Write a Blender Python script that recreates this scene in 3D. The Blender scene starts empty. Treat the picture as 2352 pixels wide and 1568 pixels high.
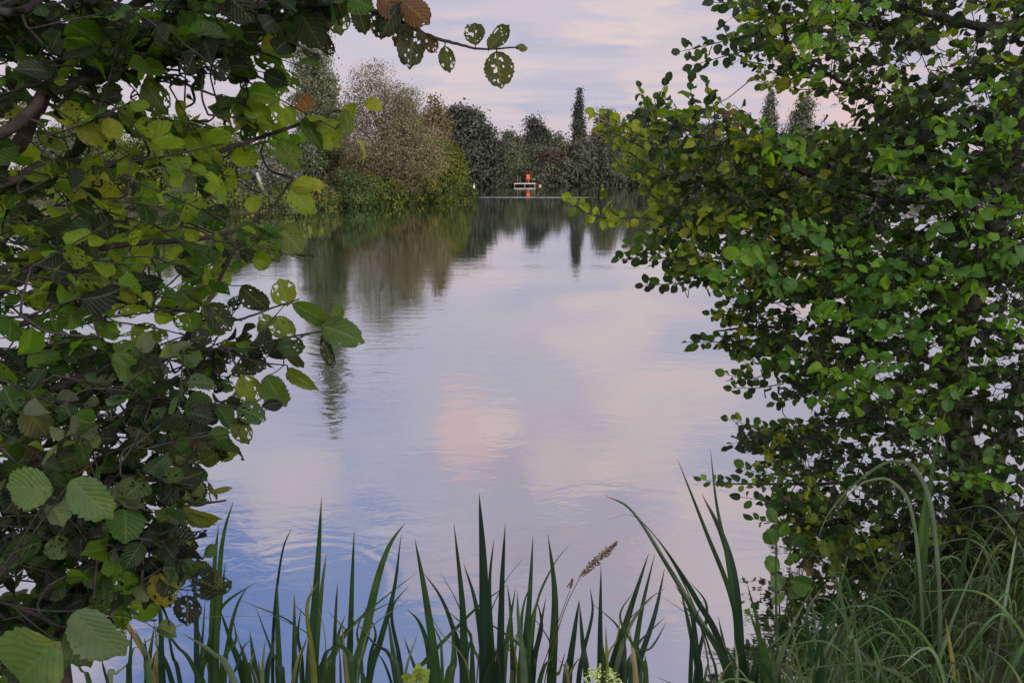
import bpy, math, random
import numpy as np
from mathutils import Vector
R = math.radians
SC = bpy.context.scene
COL = SC.collection
rng = np.random.default_rng(7)
random.seed(7)

# ------------------------------------------------------------------ camera
CAM_H, PITCH, FPX = 2.2, R(12.85), 739.0
cam_d = bpy.data.cameras.new('camera')
cam = bpy.data.objects.new('camera', cam_d)
COL.objects.link(cam)
cam.location = (0, 0, CAM_H)
cam.rotation_euler = (R(90) - PITCH, 0, 0)
cam_d.sensor_width = 36
cam_d.lens = FPX / 1024 * 36
cam_d.clip_start = 0.05
cam_d.clip_end = 6000
SC.camera = cam

# ------------------------------------------------------------------ world: hazy dusk sky with thin pink cloud
SUN_EL, SUN_ROT = R(14), R(140)        # low sun behind the viewer's right shoulder, veiled by cloud
W = bpy.data.worlds.new('World')
SC.world = W
W.use_nodes = True
nt = W.node_tree
nt.nodes.clear()
N, L = nt.nodes.new, nt.links.new
def nd(tree, kind, **kw):
    n = tree.nodes.new(kind)
    for k, v in kw.items():
        setattr(n, k, v)
    return n
def mth(tree, op, a, b=None, c=None, clamp=False):
    n = tree.nodes.new('ShaderNodeMath'); n.operation = op; n.use_clamp = clamp
    for i, v in enumerate((a, b, c)):
        if v is None: continue
        if isinstance(v, (int, float)): n.inputs[i].default_value = v
        else: tree.links.new(v, n.inputs[i])
    return n.outputs[0]
def mixc(tree, f, a, b, mode='MIX'):
    n = tree.nodes.new('ShaderNodeMix'); n.data_type = 'RGBA'; n.blend_type = mode
    for s, v in ((0, f), (6, a), (7, b)):
        if isinstance(v, (int, float)): n.inputs[s].default_value = v
        elif isinstance(v, tuple): n.inputs[s].default_value = (*v[:3], 1)
        else: tree.links.new(v, n.inputs[s])
    return n.outputs[2]
def sstep(tree, x, a, b, lo=0.0, hi=1.0):
    n = tree.nodes.new('ShaderNodeMapRange'); n.interpolation_type = 'SMOOTHSTEP'
    tree.links.new(x, n.inputs[0])
    for i, v in enumerate((a, b, lo, hi)): n.inputs[i + 1].default_value = v
    return n.outputs[0]
def noise(tree, vec, scale, detail=3, rough=.5, dist=0.0):
    n = tree.nodes.new('ShaderNodeTexNoise')
    n.inputs['Scale'].default_value = scale; n.inputs['Detail'].default_value = detail
    n.inputs['Roughness'].default_value = rough; n.inputs['Distortion'].default_value = dist
    if vec is not None: tree.links.new(vec, n.inputs['Vector'])
    return n.outputs[0]

sky = N('ShaderNodeTexSky'); sky.sky_type = 'NISHITA'; sky.sun_disc = False
sky.sun_elevation = SUN_EL; sky.sun_rotation = SUN_ROT
sky.air_density = 1.3; sky.dust_density = 2.0
tc = N('ShaderNodeTexCoord')
sep = N('ShaderNodeSeparateXYZ'); L(tc.outputs['Generated'], sep.inputs[0])
X, Y, Z = sep.outputs
inv = mth(nt, 'DIVIDE', 1.0, mth(nt, 'ADD', mth(nt, 'MAXIMUM', Z, 0.0), .10))
cmb = N('ShaderNodeCombineXYZ')
L(mth(nt, 'MULTIPLY', X, inv), cmb.inputs[0]); L(mth(nt, 'MULTIPLY', Y, inv), cmb.inputs[1])
mp = N('ShaderNodeMapping'); L(cmb.outputs[0], mp.inputs[0])
mp.inputs['Rotation'].default_value = (0, 0, R(12)); mp.inputs['Scale'].default_value = (.55, 1.0, 1)
n1 = noise(nt, mp.outputs[0], 1.1, 5, .55, .6)
n2 = noise(nt, mp.outputs[0], 2.7, 4, .6, .3)
col = mixc(nt, sstep(nt, Z, 0.0, .30), (6.4, 5.7, 6.75), (5.9, 5.4, 6.55))
col = mixc(nt, sstep(nt, n1, .42, .66), col, (4.9, 4.85, 6.4))           # blue-grey gaps
col = mixc(nt, mth(nt, 'MULTIPLY', sstep(nt, n2, .46, .68), .7), col, (7.2, 5.75, 6.1))   # pink cloud
def blob(el, az, wid, c, k):
    """a patch of cloud or clear sky round one direction, ragged by the noise"""
    global col
    d = (math.sin(R(az)) * math.cos(R(el)), math.cos(R(az)) * math.cos(R(el)), math.sin(R(el)))
    v = N('ShaderNodeVectorMath'); v.operation = 'DOT_PRODUCT'
    L(tc.outputs['Generated'], v.inputs[0]); v.inputs[1].default_value = d
    x = mth(nt, 'ADD', v.outputs['Value'], mth(nt, 'MULTIPLY', mth(nt, 'SUBTRACT', n2, .5), (1 - math.cos(R(wid))) * 4.5))
    f = mth(nt, 'MULTIPLY', sstep(nt, x, math.cos(R(wid)), math.cos(R(wid * .15))), k)
    col = mixc(nt, f, col, c)
PINK, PEACH, BLUE = (9.0, 6.0, 5.8), (8.2, 6.5, 6.3), (1.7, 2.5, 5.6)
blob(35, -15, 16, BLUE, 1.0)
blob(32, -11, 9, (2.6, 3.3, 6.0), .8)
blob(22, -14, 8, (3.6, 3.9, 6.3), .7)
blob(22.5, 7, 4, (4.2, 4.2, 5.9), .6)
blob(40, 6, 14, (4.3, 4.2, 6.1), .55)
blob(26, 3, 13, (5.3, 4.35, 5.25), .7)
blob(15, 2, 8, (6.6, 5.6, 6.3), .5)
blob(29, -6, 5, (6.8, 5.4, 6.0), .5)
blob(20, -3.5, 3.6, PINK, .7)
blob(19, -1, 2.2, PEACH, .6)
blob(23, 5, 4, PEACH, .6)
blob(13.5, 8, 5, PEACH, .7)
blob(23, -17, 5, PEACH, .6)
blob(20, 13, 7, PEACH, .7)
blob(28, 20, 9, PEACH, .55)
blob(7.5, 12, 4.5, PEACH, .4)
blob(6.5, -2, 4.5, PEACH, .4)
blob(5.5, 22, 4.5, PINK, .55)
# sky boosted overhead and behind the viewer, added to brighten the foreground
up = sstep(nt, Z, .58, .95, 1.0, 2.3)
back_boost = sstep(nt, Y, .1, -.8, 1.0, 2.7)
mul = mth(nt, 'MULTIPLY', up, back_boost)
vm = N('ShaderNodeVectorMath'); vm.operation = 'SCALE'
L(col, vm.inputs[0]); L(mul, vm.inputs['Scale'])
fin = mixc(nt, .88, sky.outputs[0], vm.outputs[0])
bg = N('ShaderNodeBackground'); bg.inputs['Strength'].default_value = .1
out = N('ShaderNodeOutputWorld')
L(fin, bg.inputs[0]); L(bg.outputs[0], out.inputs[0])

sun_d = bpy.data.lights.new('sun', 'SUN')
sun_d.energy = 2.0; sun_d.angle = R(12); sun_d.color = (1, .86, .68)
sun = bpy.data.objects.new('sun', sun_d); COL.objects.link(sun)
sd = Vector((math.sin(SUN_ROT) * math.cos(SUN_EL), math.cos(SUN_ROT) * math.cos(SUN_EL), math.sin(SUN_EL)))
sun.rotation_euler = (-sd).to_track_quat('-Z', 'Y').to_euler()
sun.location = (6, -8, 9)

SC.view_settings.view_transform = 'Standard'
SC.view_settings.look = 'None'
SC.view_settings.exposure = 0.05
SC.view_settings.gamma = 1
SC.cycles.max_bounces = 8
SC.cycles.transmission_bounces = 4
SC.cycles.use_adaptive_sampling = True

# ------------------------------------------------------------------ helpers
S = 1024 / 2352          # my readings of the photograph are in a 2352 px wide view
FW = np.array((0, math.cos(PITCH), -math.sin(PITCH))); UP = np.array((0, math.sin(PITCH), math.cos(PITCH)))
def U(px, py, y):
    """the point seen at (px, py) of the 2352-wide photograph, y metres ahead of the viewer"""
    a = (px * S - 512) / FPX; b = (341 - py * S) / FPX
    d = np.array((a, 0, 0)) + UP * b + FW
    return np.array((0, 0, CAM_H)) + d * (y / d[1])

def norm(v):
    return v / (np.linalg.norm(v, axis=-1, keepdims=True) + 1e-9)

def tag(o, label=None, cat=None, group=None, kind=None):
    if label: o['label'] = label
    if cat: o['category'] = cat
    if group: o['group'] = group
    if kind: o['kind'] = kind
    return o
def empty(name, loc, label, cat, group=None):
    o = bpy.data.objects.new(name, None); COL.objects.link(o)
    o.empty_display_size = .2; o.location = tuple(loc)
    return tag(o, label, cat, group)

class MB:
    """collects pieces into ONE mesh; every vertex carries a tint and a leaf coordinate"""
    def __init__(s): s.v, s.f, s.t, s.l, s.n, s.nm = [], [], [], [], 0, []
    def add(s, v, f, tint=(1, 1, 1), luv=None):
        v = np.asarray(v, float); k = len(v)
        if k == 0: return
        s.v.append(v); s.f.append(np.asarray(f, int).reshape(-1, 4) + s.n)
        t = np.asarray(tint, float)
        s.t.append(np.broadcast_to(t, (k, 3)) if t.ndim == 1 else t)
        s.l.append(np.zeros((k, 3)) if luv is None else luv)
        s.n += k
    def tube(s, pts, rad, n=6, tint=(1, 1, 1)):
        P = np.asarray(pts, float); m = len(P)
        rad = np.broadcast_to(np.asarray(rad, float), (m,)) if np.ndim(rad) else np.full(m, rad)
        T = norm(np.gradient(P, axis=0))
        ref = np.array((0, 0, 1.)) if abs(T[:, 2]).mean() < .8 else np.array((1., 0, 0))
        A = norm(np.cross(T, ref)); B = np.cross(T, A)
        th = np.arange(n) * 2 * math.pi / n
        v = P[:, None] + rad[:, None, None] * (np.cos(th)[None, :, None] * A[:, None] + np.sin(th)[None, :, None] * B[:, None])
        i = np.arange(m - 1)[:, None] * n; j = np.arange(n)[None]; jj = (j + 1) % n
        f = np.stack((i + j, i + jj, i + n + jj, i + n + j), -1).reshape(-1, 4)
        s.add(v.reshape(-1, 3), f, tint)
    def box(s, c, d, tint=(1, 1, 1)):
        c = np.asarray(c, float); d = np.asarray(d, float) / 2
        v = np.array([(x, y, z) for x in (-1, 1) for y in (-1, 1) for z in (-1, 1)]) * d + c
        s.add(v, [(0, 1, 3, 2), (4, 6, 7, 5), (0, 4, 5, 1), (2, 3, 7, 6), (0, 2, 6, 4), (1, 5, 7, 3)], tint)
    def build(s, name, mat, parent=None, smooth=True):
        me = bpy.data.meshes.new(name)
        v = np.concatenate(s.v).astype(np.float32); f = np.concatenate(s.f)
        t = np.concatenate(s.t); l = np.concatenate(s.l)
        o = bpy.data.objects.new(name, me)
        if parent is not None:
            v = v - np.array(parent_world(parent), np.float32)
        tri = f[:, 2] == f[:, 3]
        cnt = np.where(tri, 3, 4)
        idx = f.reshape(-1)
        keep = np.ones_like(f, bool); keep[tri, 3] = False
        idx = idx[keep.reshape(-1)]
        me.vertices.add(len(v)); me.vertices.foreach_set('co', v.reshape(-1))
        me.loops.add(len(idx)); me.loops.foreach_set('vertex_index', idx.astype(np.int32))
        me.polygons.add(len(f))
        me.polygons.foreach_set('loop_start', np.concatenate(([0], np.cumsum(cnt)[:-1])).astype(np.int32))
        me.polygons.foreach_set('use_smooth', np.full(len(f), smooth))
        a = me.attributes.new('tint', 'FLOAT_COLOR', 'POINT')
        a.data.foreach_set('color', np.c_[t, np.ones(len(t))].astype(np.float32).reshape(-1))
        a = me.attributes.new('luv', 'FLOAT_VECTOR', 'POINT')
        a.data.foreach_set('vector', l.astype(np.float32).reshape(-1))
        me.materials.append(mat)
        me.update(calc_edges=True)
        if s.nm: me.normals_split_custom_set_from_vertices(np.concatenate(s.nm).astype(np.float32))
        else: me.validate()
        COL.objects.link(o)
        if parent is not None: o.parent = parent
        return o
def parent_world(p):
    v = Vector((0, 0, 0))
    while p is not None:
        v = v + p.location; p = p.parent
    return v

def spline(pts, n=12):
    """smooth curve (Catmull-Rom) through control points"""
    P = np.asarray(pts, float)
    if len(P) == 2: return P[0] + (P[1] - P[0]) * np.linspace(0, 1, n)[:, None]
    Q = np.vstack((2 * P[0] - P[1], P, 2 * P[-1] - P[-2]))
    o = []
    for i in range(len(P) - 1):
        p0, p1, p2, p3 = Q[i:i + 4]
        for t in np.linspace(0, 1, n, endpoint=False):
            o.append(.5 * (2 * p1 + (p2 - p0) * t + (2 * p0 - 5 * p1 + 4 * p2 - p3) * t * t + (3 * p1 - p0 - 3 * p2 + p3) * t ** 3))
    o.append(P[-1])
    return np.array(o)

# ------------------------------------------------------------------ materials
def newmat(name):
    m = bpy.data.materials.new(name); m.use_nodes = True
    t = m.node_tree; t.nodes.clear()
    return m, t
def leaf_mat(name, transl=.45, veins=False, rough=.52, spec=.22, speck=0.0):
    m, t = newmat(name)
    at = nd(t, 'ShaderNodeAttribute', attribute_name='tint')
    c = at.outputs['Color']
    bs = nd(t, 'ShaderNodeBsdfPrincipled')
    if veins:
        lu = nd(t, 'ShaderNodeAttribute', attribute_name='luv')
        sp = nd(t, 'ShaderNodeSeparateXYZ'); t.links.new(lu.outputs['Vector'], sp.inputs[0])
        au = mth(t, 'ABSOLUTE', sp.outputs[0])
        w = mth(t, 'FRACT', mth(t, 'MULTIPLY', mth(t, 'SUBTRACT', sp.outputs[1], mth(t, 'MULTIPLY', au, .38)), 7.5))
        w = mth(t, 'ABSOLUTE', mth(t, 'SUBTRACT', w, .5))
        lat = sstep(t, w, .36, .5)
        mid = sstep(t, au, .10, .03)
        vein = mth(t, 'MAXIMUM', mth(t, 'MULTIPLY', lat, .7), mid)
        c = mixc(t, mth(t, 'MULTIPLY', vein, .6), c, mixc(t, .35, c, (.20, .24, .10)))
        tco = nd(t, 'ShaderNodeTexCoord')
        sn = noise(t, tco.outputs['Object'], 70, 3)
        c = mixc(t, mth(t, 'MULTIPLY', sstep(t, sn, .60, .72), .55), c, (.055, .035, .018))   # leaf-spot
        c = mixc(t, mth(t, 'MULTIPLY', sstep(t, noise(t, tco.outputs['Object'], 23, 2), .52, .68), .45), c, mixc(t, 1.0, c, (1.7, 1.25, .9), 'MULTIPLY'))
        hgt = mth(t, 'MULTIPLY', w, -1.0)
        bp = nd(t, 'ShaderNodeBump'); bp.inputs['Strength'].default_value = .5; bp.inputs['Distance'].default_value = .004
        t.links.new(hgt, bp.inputs['Height']); t.links.new(bp.outputs[0], bs.inputs['Normal'])
    t.links.new(c, bs.inputs['Base Color'])
    bs.inputs['Roughness'].default_value = rough
    bs.inputs['Specular IOR Level'].default_value = spec
    tr = nd(t, 'ShaderNodeBsdfTranslucent')
    t.links.new(mixc(t, 1.0, c, (2.7, 2.7, .8), 'MULTIPLY'), tr.inputs['Color'])
    mx = nd(t, 'ShaderNodeMixShader'); mx.inputs[0].default_value = transl
    t.links.new(bs.outputs[0], mx.inputs[1]); t.links.new(tr.outputs[0], mx.inputs[2])
    o = nd(t, 'ShaderNodeOutputMaterial'); t.links.new(mx.outputs[0], o.inputs[0])
    return m
def solid_mat(name, c1, c2, scale=8, rough=.8, bump=.3, dist=.01, spec=.3):
    m, t = newmat(name)
    tco = nd(t, 'ShaderNodeTexCoord')
    n = noise(t, tco.outputs['Object'], scale, 5, .6)
    c = mixc(t, sstep(t, n, .35, .65), c1, c2)
    bs = nd(t, 'ShaderNodeBsdfPrincipled'); t.links.new(c, bs.inputs['Base Color'])
    bs.inputs['Roughness'].default_value = rough; bs.inputs['Specular IOR Level'].default_value = spec
    bp = nd(t, 'ShaderNodeBump'); bp.inputs['Strength'].default_value = bump; bp.inputs['Distance'].default_value = dist
    t.links.new(n, bp.inputs['Height']); t.links.new(bp.outputs[0], bs.inputs['Normal'])
    o = nd(t, 'ShaderNodeOutputMaterial'); t.links.new(bs.outputs[0], o.inputs[0])
    return m
M_LEAF = leaf_mat('alder_leaf', .5, True)
M_LEAF2 = leaf_mat('alder_leaf_small', .42, True)
M_FAR = leaf_mat('distant_foliage', .22, False, .7, .15)
M_BLADE = leaf_mat('iris_blade', .28, False, .38, .45)
M_GRASS = leaf_mat('bank_grass', .35, False, .5, .3)
M_BARK = solid_mat('alder_bark', (.014, .012, .011), (.036, .031, .027), 40, .85, .5, .004)
M_FBARK = solid_mat('distant_bark', (.05, .042, .035), (.12, .105, .09), 6, .9)
M_PALEBARK = solid_mat('bleached_wood', (.20, .195, .18), (.34, .33, .30), 5, .8)
M_EARTH = solid_mat('bank_earth', (.028, .030, .014), (.060, .055, .030), 2.2, .95, .6, .05)
M_DECK = solid_mat('pale_decking', (.30, .29, .28), (.42, .41, .39), 9, .7)
M_POST = solid_mat('weathered_post', (.16, .13, .11), (.24, .20, .17), 9, .8)
M_RED = solid_mat('orange_red_plastic', (.50, .055, .025), (.58, .075, .03), 12, .4, .05)
M_WHITE = solid_mat('white_plastic', (.78, .78, .76), (.84, .84, .82), 12, .4, .05)
M_PEACH = solid_mat('peach_panel', (.60, .26, .15), (.66, .32, .19), 12, .5, .05)
M_SEED = leaf_mat('dry_seed_head', .3, False, .7, .2)

# water: a dark green pool under a strongly reflecting, faintly rippled surface
def water_mat():
    m, t = newmat('lake_water')
    tco = nd(t, 'ShaderNodeTexCoord'); P = tco.outputs['Object']
    mp = nd(t, 'ShaderNodeMapping'); t.links.new(P, mp.inputs[0]); mp.inputs['Scale'].default_value = (.55, 1, 1)
    mp.inputs['Rotation'].default_value = (0, 0, R(-9))
    q = mp.outputs[0]
    spy = nd(t, 'ShaderNodeSeparateXYZ'); t.links.new(P, spy.inputs[0])
    breeze = mth(t, 'MULTIPLY', sstep(t, noise(t, q, .16, 3, .55, .5), .44, .66), sstep(t, spy.outputs[1], 24, 13))
    a = mth(t, 'MULTIPLY', noise(t, q, 5.5, 3, .55, .4), mth(t, 'MULTIPLY_ADD', breeze, .0080, .0008))
    b = mth(t, 'MULTIPLY', noise(t, q, 1.3, 2, .5), .0023)
    sp = nd(t, 'ShaderNodeSeparateXYZ'); t.links.new(P, sp.inputs[0])
    h = mth(t, 'ADD', a, b)
    def rings(cx, cy, r0, wid, amp, k):
        dx = mth(t, 'SUBTRACT', sp.outputs[0], cx); dy = mth(t, 'SUBTRACT', sp.outputs[1], cy)
        r = mth(t, 'SQRT', mth(t, 'ADD', mth(t, 'MULTIPLY', dx, dx), mth(t, 'MULTIPLY', dy, dy)))
        d = mth(t, 'DIVIDE', mth(t, 'SUBTRACT', r, r0), wid)
        env = mth(t, 'EXPONENT', mth(t, 'MULTIPLY', mth(t, 'MULTIPLY', d, d), -1.0))
        return mth(t, 'MULTIPLY', mth(t, 'MULTIPLY', mth(t, 'SINE', mth(t, 'MULTIPLY', r, k)), env), amp)
    c = U(690, 1385, 3.6)
    h = mth(t, 'ADD', h, rings(float(c[0]), 3.62, .50, .07, .00045, 58))
    h = mth(t, 'ADD', h, rings(float(c[0]), 3.62, .24, .05, .00018, 70))
    # a line of disturbed water, far out, where something has just swum past
    lx = sstep(t, sp.outputs[0], -3.6, -2.4); lx2 = sstep(t, sp.outputs[0], 8.0, 5.5)
    dy = mth(t, 'DIVIDE', mth(t, 'SUBTRACT', sp.outputs[1], 69.0), 1.3)
    env = mth(t, 'EXPONENT', mth(t, 'MULTIPLY', mth(t, 'MULTIPLY', dy, dy), -1.0))
    wk = mth(t, 'MULTIPLY', mth(t, 'MULTIPLY', env, mth(t, 'MULTIPLY', lx, lx2)), mth(t, 'MULTIPLY', noise(t, P, 2.2, 3, .6), sstep(t, noise(t, P, .7, 3, .6), .38, .62)))
    h = mth(t, 'ADD', h, mth(t, 'MULTIPLY', wk, .30))
    bp = nd(t, 'ShaderNodeBump'); bp.inputs['Strength'].default_value = 1.0; bp.inputs['Distance'].default_value = 1.0
    t.links.new(h, bp.inputs['Height'])
    gl = nd(t, 'ShaderNodeBsdfGlossy'); gl.inputs['Roughness'].default_value = .035
    gl.inputs['Color'].default_value = (.97, .98, 1, 1)
    df = nd(t, 'ShaderNodeBsdfDiffuse'); df.inputs['Color'].default_value = (.020, .046, .016, 1)
    fr = nd(t, 'ShaderNodeFresnel'); fr.inputs['IOR'].default_value = 1.33
    for n in (gl, df, fr): t.links.new(bp.outputs[0], n.inputs['Normal'])
    f = mth(t, 'MULTIPLY_ADD', fr.outputs[0], .25, .73)
    mx = nd(t, 'ShaderNodeMixShader'); t.links.new(f, mx.inputs[0])
    t.links.new(df.outputs[0], mx.inputs[1]); t.links.new(gl.outputs[0], mx.inputs[2])
    o = nd(t, 'ShaderNodeOutputMaterial'); t.links.new(mx.outputs[0], o.inputs[0])
    return m

# ------------------------------------------------------------------ terrain and water
LAKE = np.array([(-80, 2.3), (-5, 2.2), (.8, 2.1), (1.6, 2.8), (2.2, 3.6), (3.0, 4.1), (6, 4.4), (90, 8), (150, 134), (30, 135),
                 (10, 133), (-10, 128), (-35, 120), (-32, 92), (-10, 72), (-4.6, 64), (-4, 59.5), (-8, 52.5), (-12, 46.5),
                 (-14, 43), (-26, 37), (-48, 30), (-80, 24)], float)
def lake_dist(x, y):
    """distance to the shore, positive on land"""
    p = np.stack((x, y), -1).reshape(-1, 2)
    best = np.full(len(p), 1e9); inside = np.zeros(len(p), bool)
    for i in range(len(LAKE)):
        a, b = LAKE[i], LAKE[(i + 1) % len(LAKE)]
        ab = b - a
        tt = np.clip(((p - a) @ ab) / (ab @ ab), 0, 1)
        best = np.minimum(best, np.linalg.norm(p - a - tt[:, None] * ab, axis=1))
        c = ((a[1] > p[:, 1]) != (b[1] > p[:, 1])) & (p[:, 0] < (b[0] - a[0]) * (p[:, 1] - a[1]) / (b[1] - a[1] + 1e-12) + a[0])
        inside ^= c
    return np.where(inside, -best, best).reshape(np.shape(x))
def ground_z(x, y):
    d = lake_dist(np.asarray(x, float), np.asarray(y, float))
    return np.where(d > 0, .55 * (1 - np.exp(-d * .8)), np.maximum(d * .45, -1.6)) + .03 * np.sin(x * 1.7 + 1.1 * np.sin(y * 1.3)) * np.exp(-np.abs(d) * .05)
def gz(x, y): return float(ground_z(np.array([x]), np.array([y]))[0])
u = np.linspace(-1, 1, 241)
gx = 4.0 * np.sinh(u * 6.9) ; gy = 60 + np.sign(u) * 0
gyv = 3.0 * np.sinh(np.linspace(-5.5, 7.2, 260)) + 3
GX, GY = np.meshgrid(gx, gyv)
GZ = ground_z(GX, GY)
mb = MB()
ny, nx = GX.shape
i = np.arange(ny - 1)[:, None] * nx; j = np.arange(nx - 1)[None]
mb.add(np.stack((GX, GY, GZ), -1).reshape(-1, 3), np.stack((i + j, i + j + 1, i + nx + j + 1, i + nx + j), -1).reshape(-1, 4))
tag(mb.build('ground', M_EARTH), kind='structure')
mb = MB()
mb.add([(-260, -2, 0), (260, -2, 0), (260, 300, 0), (-260, 300, 0)], [(0, 1, 2, 3)])
tag(mb.build('water', water_mat(), smooth=False), kind='structure')

# ------------------------------------------------------------------ distant trees
def crown(mb, lobes, n, size, tints, per=26, clump=.55, shell=.55, flat=.75, wt=None):
    """leaf-sized faces in clumps through the lobes' volume. lobes: (x, y, z, rx, ry, rz)"""
    n = int(n * 2.4)
    lobes = np.asarray(lobes, float)
    vol = lobes[:, 3] * lobes[:, 5] + .01
    if wt is not None: vol = vol * np.asarray(wt)
    k = max(8, n // per)
    li = rng.choice(len(lobes), k, p=vol / vol.sum())
    d = norm(rng.normal(size=(k, 3)))
    r = shell + (1 - shell) * rng.random(k) ** .6
    r *= np.where(rng.random(k) < .25, rng.random(k), 1)
    c = lobes[li, :3] + d * r[:, None] * lobes[li, 3:]
    m = k * per
    ci = np.repeat(np.arange(k), per)
    cs = clump * rng.uniform(.5, 1.3, k)
    off = rng.normal(size=(m, 3)) * cs[ci][:, None] * (1, 1, flat)
    p = c[ci] + off
    p[:, 2] = np.maximum(p[:, 2], .05)
    tt = np.asarray(tints, float)
    base = tt[rng.integers(0, len(tt), k)] * rng.uniform(.55, 1.4, (k, 1))
    col = base[ci] * rng.uniform(.88, 1.12, (m, 1))
    cen = lobes[:, :3].mean(0)
    sn = norm(norm(off) * 1.0 + norm(p - cen) * .6 + (0, 0, .25) + rng.normal(size=(m, 3)) * .12)
    nrm = norm(sn + rng.normal(size=(m, 3)) * .45)
    a = norm(np.cross(nrm, rng.normal(size=(m, 3)))); b = np.cross(nrm, a)
    s = size * 1.25 * rng.uniform(.6, 1.35, (m, 1))
    q = np.stack((p - a * s * .5, p - b * s * .36, p + a * s * .5, p + b * s * .36), 1).reshape(-1, 3)
    f = np.arange(m * 4).reshape(-1, 4)
    mb.add(q, f, np.repeat(col, 4, 0))
    mb.nm.append(np.repeat(sn, 4, 0))
    return c
def tree(name, label, cat, x, y, lobes, n, size, tints, trunk_r=.18, limbs=9, group=None, bark=None, lean=0, **kw):
    z0 = gz(x, y)
    root = empty(name, (x, y, z0), label, cat, group)
    L_ = [(x + a, y + b, z0 + c, d, e, f) for a, b, c, d, e, f in lobes]
    cm = MB(); cc = crown(cm, L_, n, size, tints, **kw)
    top = max(l[2] + l[5] * .6 for l in L_)
    tm = MB()
    h = np.linspace(0, 1, 9)
    path = np.stack((x + lean * h + .15 * np.sin(h * 5 + x), y + .12 * np.cos(h * 4), z0 - .15 + (top - z0) * .9 * h), -1)
    tm.tube(path, trunk_r * (1.15 - h), 7)
    for c in cc[rng.choice(len(cc), min(limbs, len(cc)), replace=False)]:
        s0 = path[min(7, max(1, int(np.interp(c[2] - z0, (0, top - z0), (1, 7)))) - 0)] if c[2] > z0 else path[1]
        s0 = path[max(1, int(8 * np.clip((c[2] - z0) / (top - z0) * .65, 0, 1)))]
        md = (s0 + c) / 2 + rng.normal(size=3) * .12 * np.linalg.norm(c - s0) * .5 + (0, 0, .12 * np.linalg.norm(c - s0))
        tm.tube(spline((s0, md, c), 5), np.linspace(trunk_r * .28, trunk_r * .05, 11), 5)
    tm.build('trunk', bark or M_FBARK, root)
    cm.build('crown', M_FAR, root)
    return root
def at(px, y):
    return (px * S - 512) / FPX * y / (math.cos(PITCH) + math.sin(PITCH) * .22)   # x for things standing near the horizon line
def hgt(py, y): return U(1176, py, y)[2]

BROWN = [(.165, .145, .085), (.125, .124, .068), (.195, .168, .108), (.105, .115, .068)]
TAN = [(.17, .13, .075), (.13, .11, .065), (.20, .155, .095)]
GREEN = [(.052, .085, .026), (.072, .108, .032), (.040, .066, .024)]
OLIVE = [(.130, .155, .026), (.100, .126, .026), (.155, .165, .030), (.072, .098, .024)]
GREY = [(.110, .125, .088), (.135, .145, .108), (.085, .100, .068)]
DARK = [(.056, .066, .046), (.070, .078, .054), (.046, .054, .043)]
DUSK = [(.082, .102, .058), (.105, .116, .070), (.070, .082, .056), (.112, .110, .074)]
SILV = [(.135, .145, .115), (.105, .118, .090), (.16, .17, .145)]
def blobs(h, r, k=7, spread=.62, z0=.25, rz=.33):
    """an uneven crown: a handful of lobes of different size round the trunk"""
    o = []
    for q in range(k):
        t = (q + .5) / k
        zz = h * (z0 + (1 - z0) * t * .86)
        w = r * (1 - .55 * max(0, t - .45) / .55)
        a = rng.uniform(0, 6.28); d = w * spread * rng.uniform(.4, 1)
        o.append((d * math.cos(a), d * math.sin(a) * .7, zz, w * rng.uniform(.45, .75), w * rng.uniform(.45, .7), h * rz * rng.uniform(.35, .6)))
    return o
def spire(h, r, k=9, z0=.1, tip=.12):
    o = []
    for q in range(k):
        t = (q + .5) / k
        w = r * (min(1, t / .25 + .55) if t < .25 else 1) * (1 - (1 - tip) * max(0, (t - .35) / .65) ** 1.3)
        o.append((rng.uniform(-.25, .25) * w, rng.uniform(-.2, .2) * w, h * (z0 + (1 - z0) * t), w, w, h / k * .75))
    return o

# left bank, 42 to 75 m away
T = tree
x = at(735, 70); T('poplar_tree', 'very tall grey-green poplar behind the brown willow, its top lost in the overhanging leaves', 'tree', x, 70, spire(22, 1.9, 12), 10000, .18, [(.150, .170, .118), (.170, .185, .135), (.115, .135, .088)], .3, 20, clump=.42, per=22)
x = at(772, 74); T('poplar_tree', 'short slim pointed poplar just right of the tall grey-green poplar', 'tree', x, 74, spire(hgt(180, 74) - .5, 1.1, 8), 2600, .2, GREY, .15, 8, clump=.35)
x = at(885, 54)
h = hgt(136, 54) - .5
T('willow_tree', 'large open brown-grey willow with a thin airy top, the biggest tree on the left bank', 'tree', x, 54.4,
  [(-.6, 0, h * .84, 1.9, 1.6, 1.6), (1.1, .3, h * .72, 1.8, 1.6, 1.3), (-1.9, 0, h * .66, 1.4, 1.5, 1.5), (0, 0, h * .58, 2.6, 2.0, 1.5), (-1.8, -.5, h * .40, 1.8, 1.8, 1.5),
   (1.6, -.6, h * .42, 2.4, 2.0, 1.6), (2.9, -.8, h * .30, 1.7, 1.8, 1.4), (.2, -1.2, h * .28, 2.6, 1.6, 1.5), (-1.6, -1, h * .20, 1.6, 1.2, 1.2)], 19000, .085, BROWN, .22, 40, clump=.30, per=18, shell=.5, wt=(.7, .75, .75, 1, 1, 1.1, 1.2, 1.2, 1.2))
x = at(1000, 64); h = hgt(222, 64) - .5
T('birch_tree', 'tan-leaved tree rising behind the willow, against the dark round conifer', 'tree', x, 64, blobs(h, 2.3, 8), 7000, .15, TAN, .18, 16, clump=.4)
x = at(948, 68); h = hgt(212, 68) - .5
T('ash_tree', 'thin grey half-bare tree between the willow and the tan tree', 'tree', x, 68, blobs(h, 2.2, 8, z0=.45), 3800, .13, SILV + BROWN, .16, 26, clump=.36)
x = at(1012, 60.5); h = hgt(322, 60.5) - .3
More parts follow.
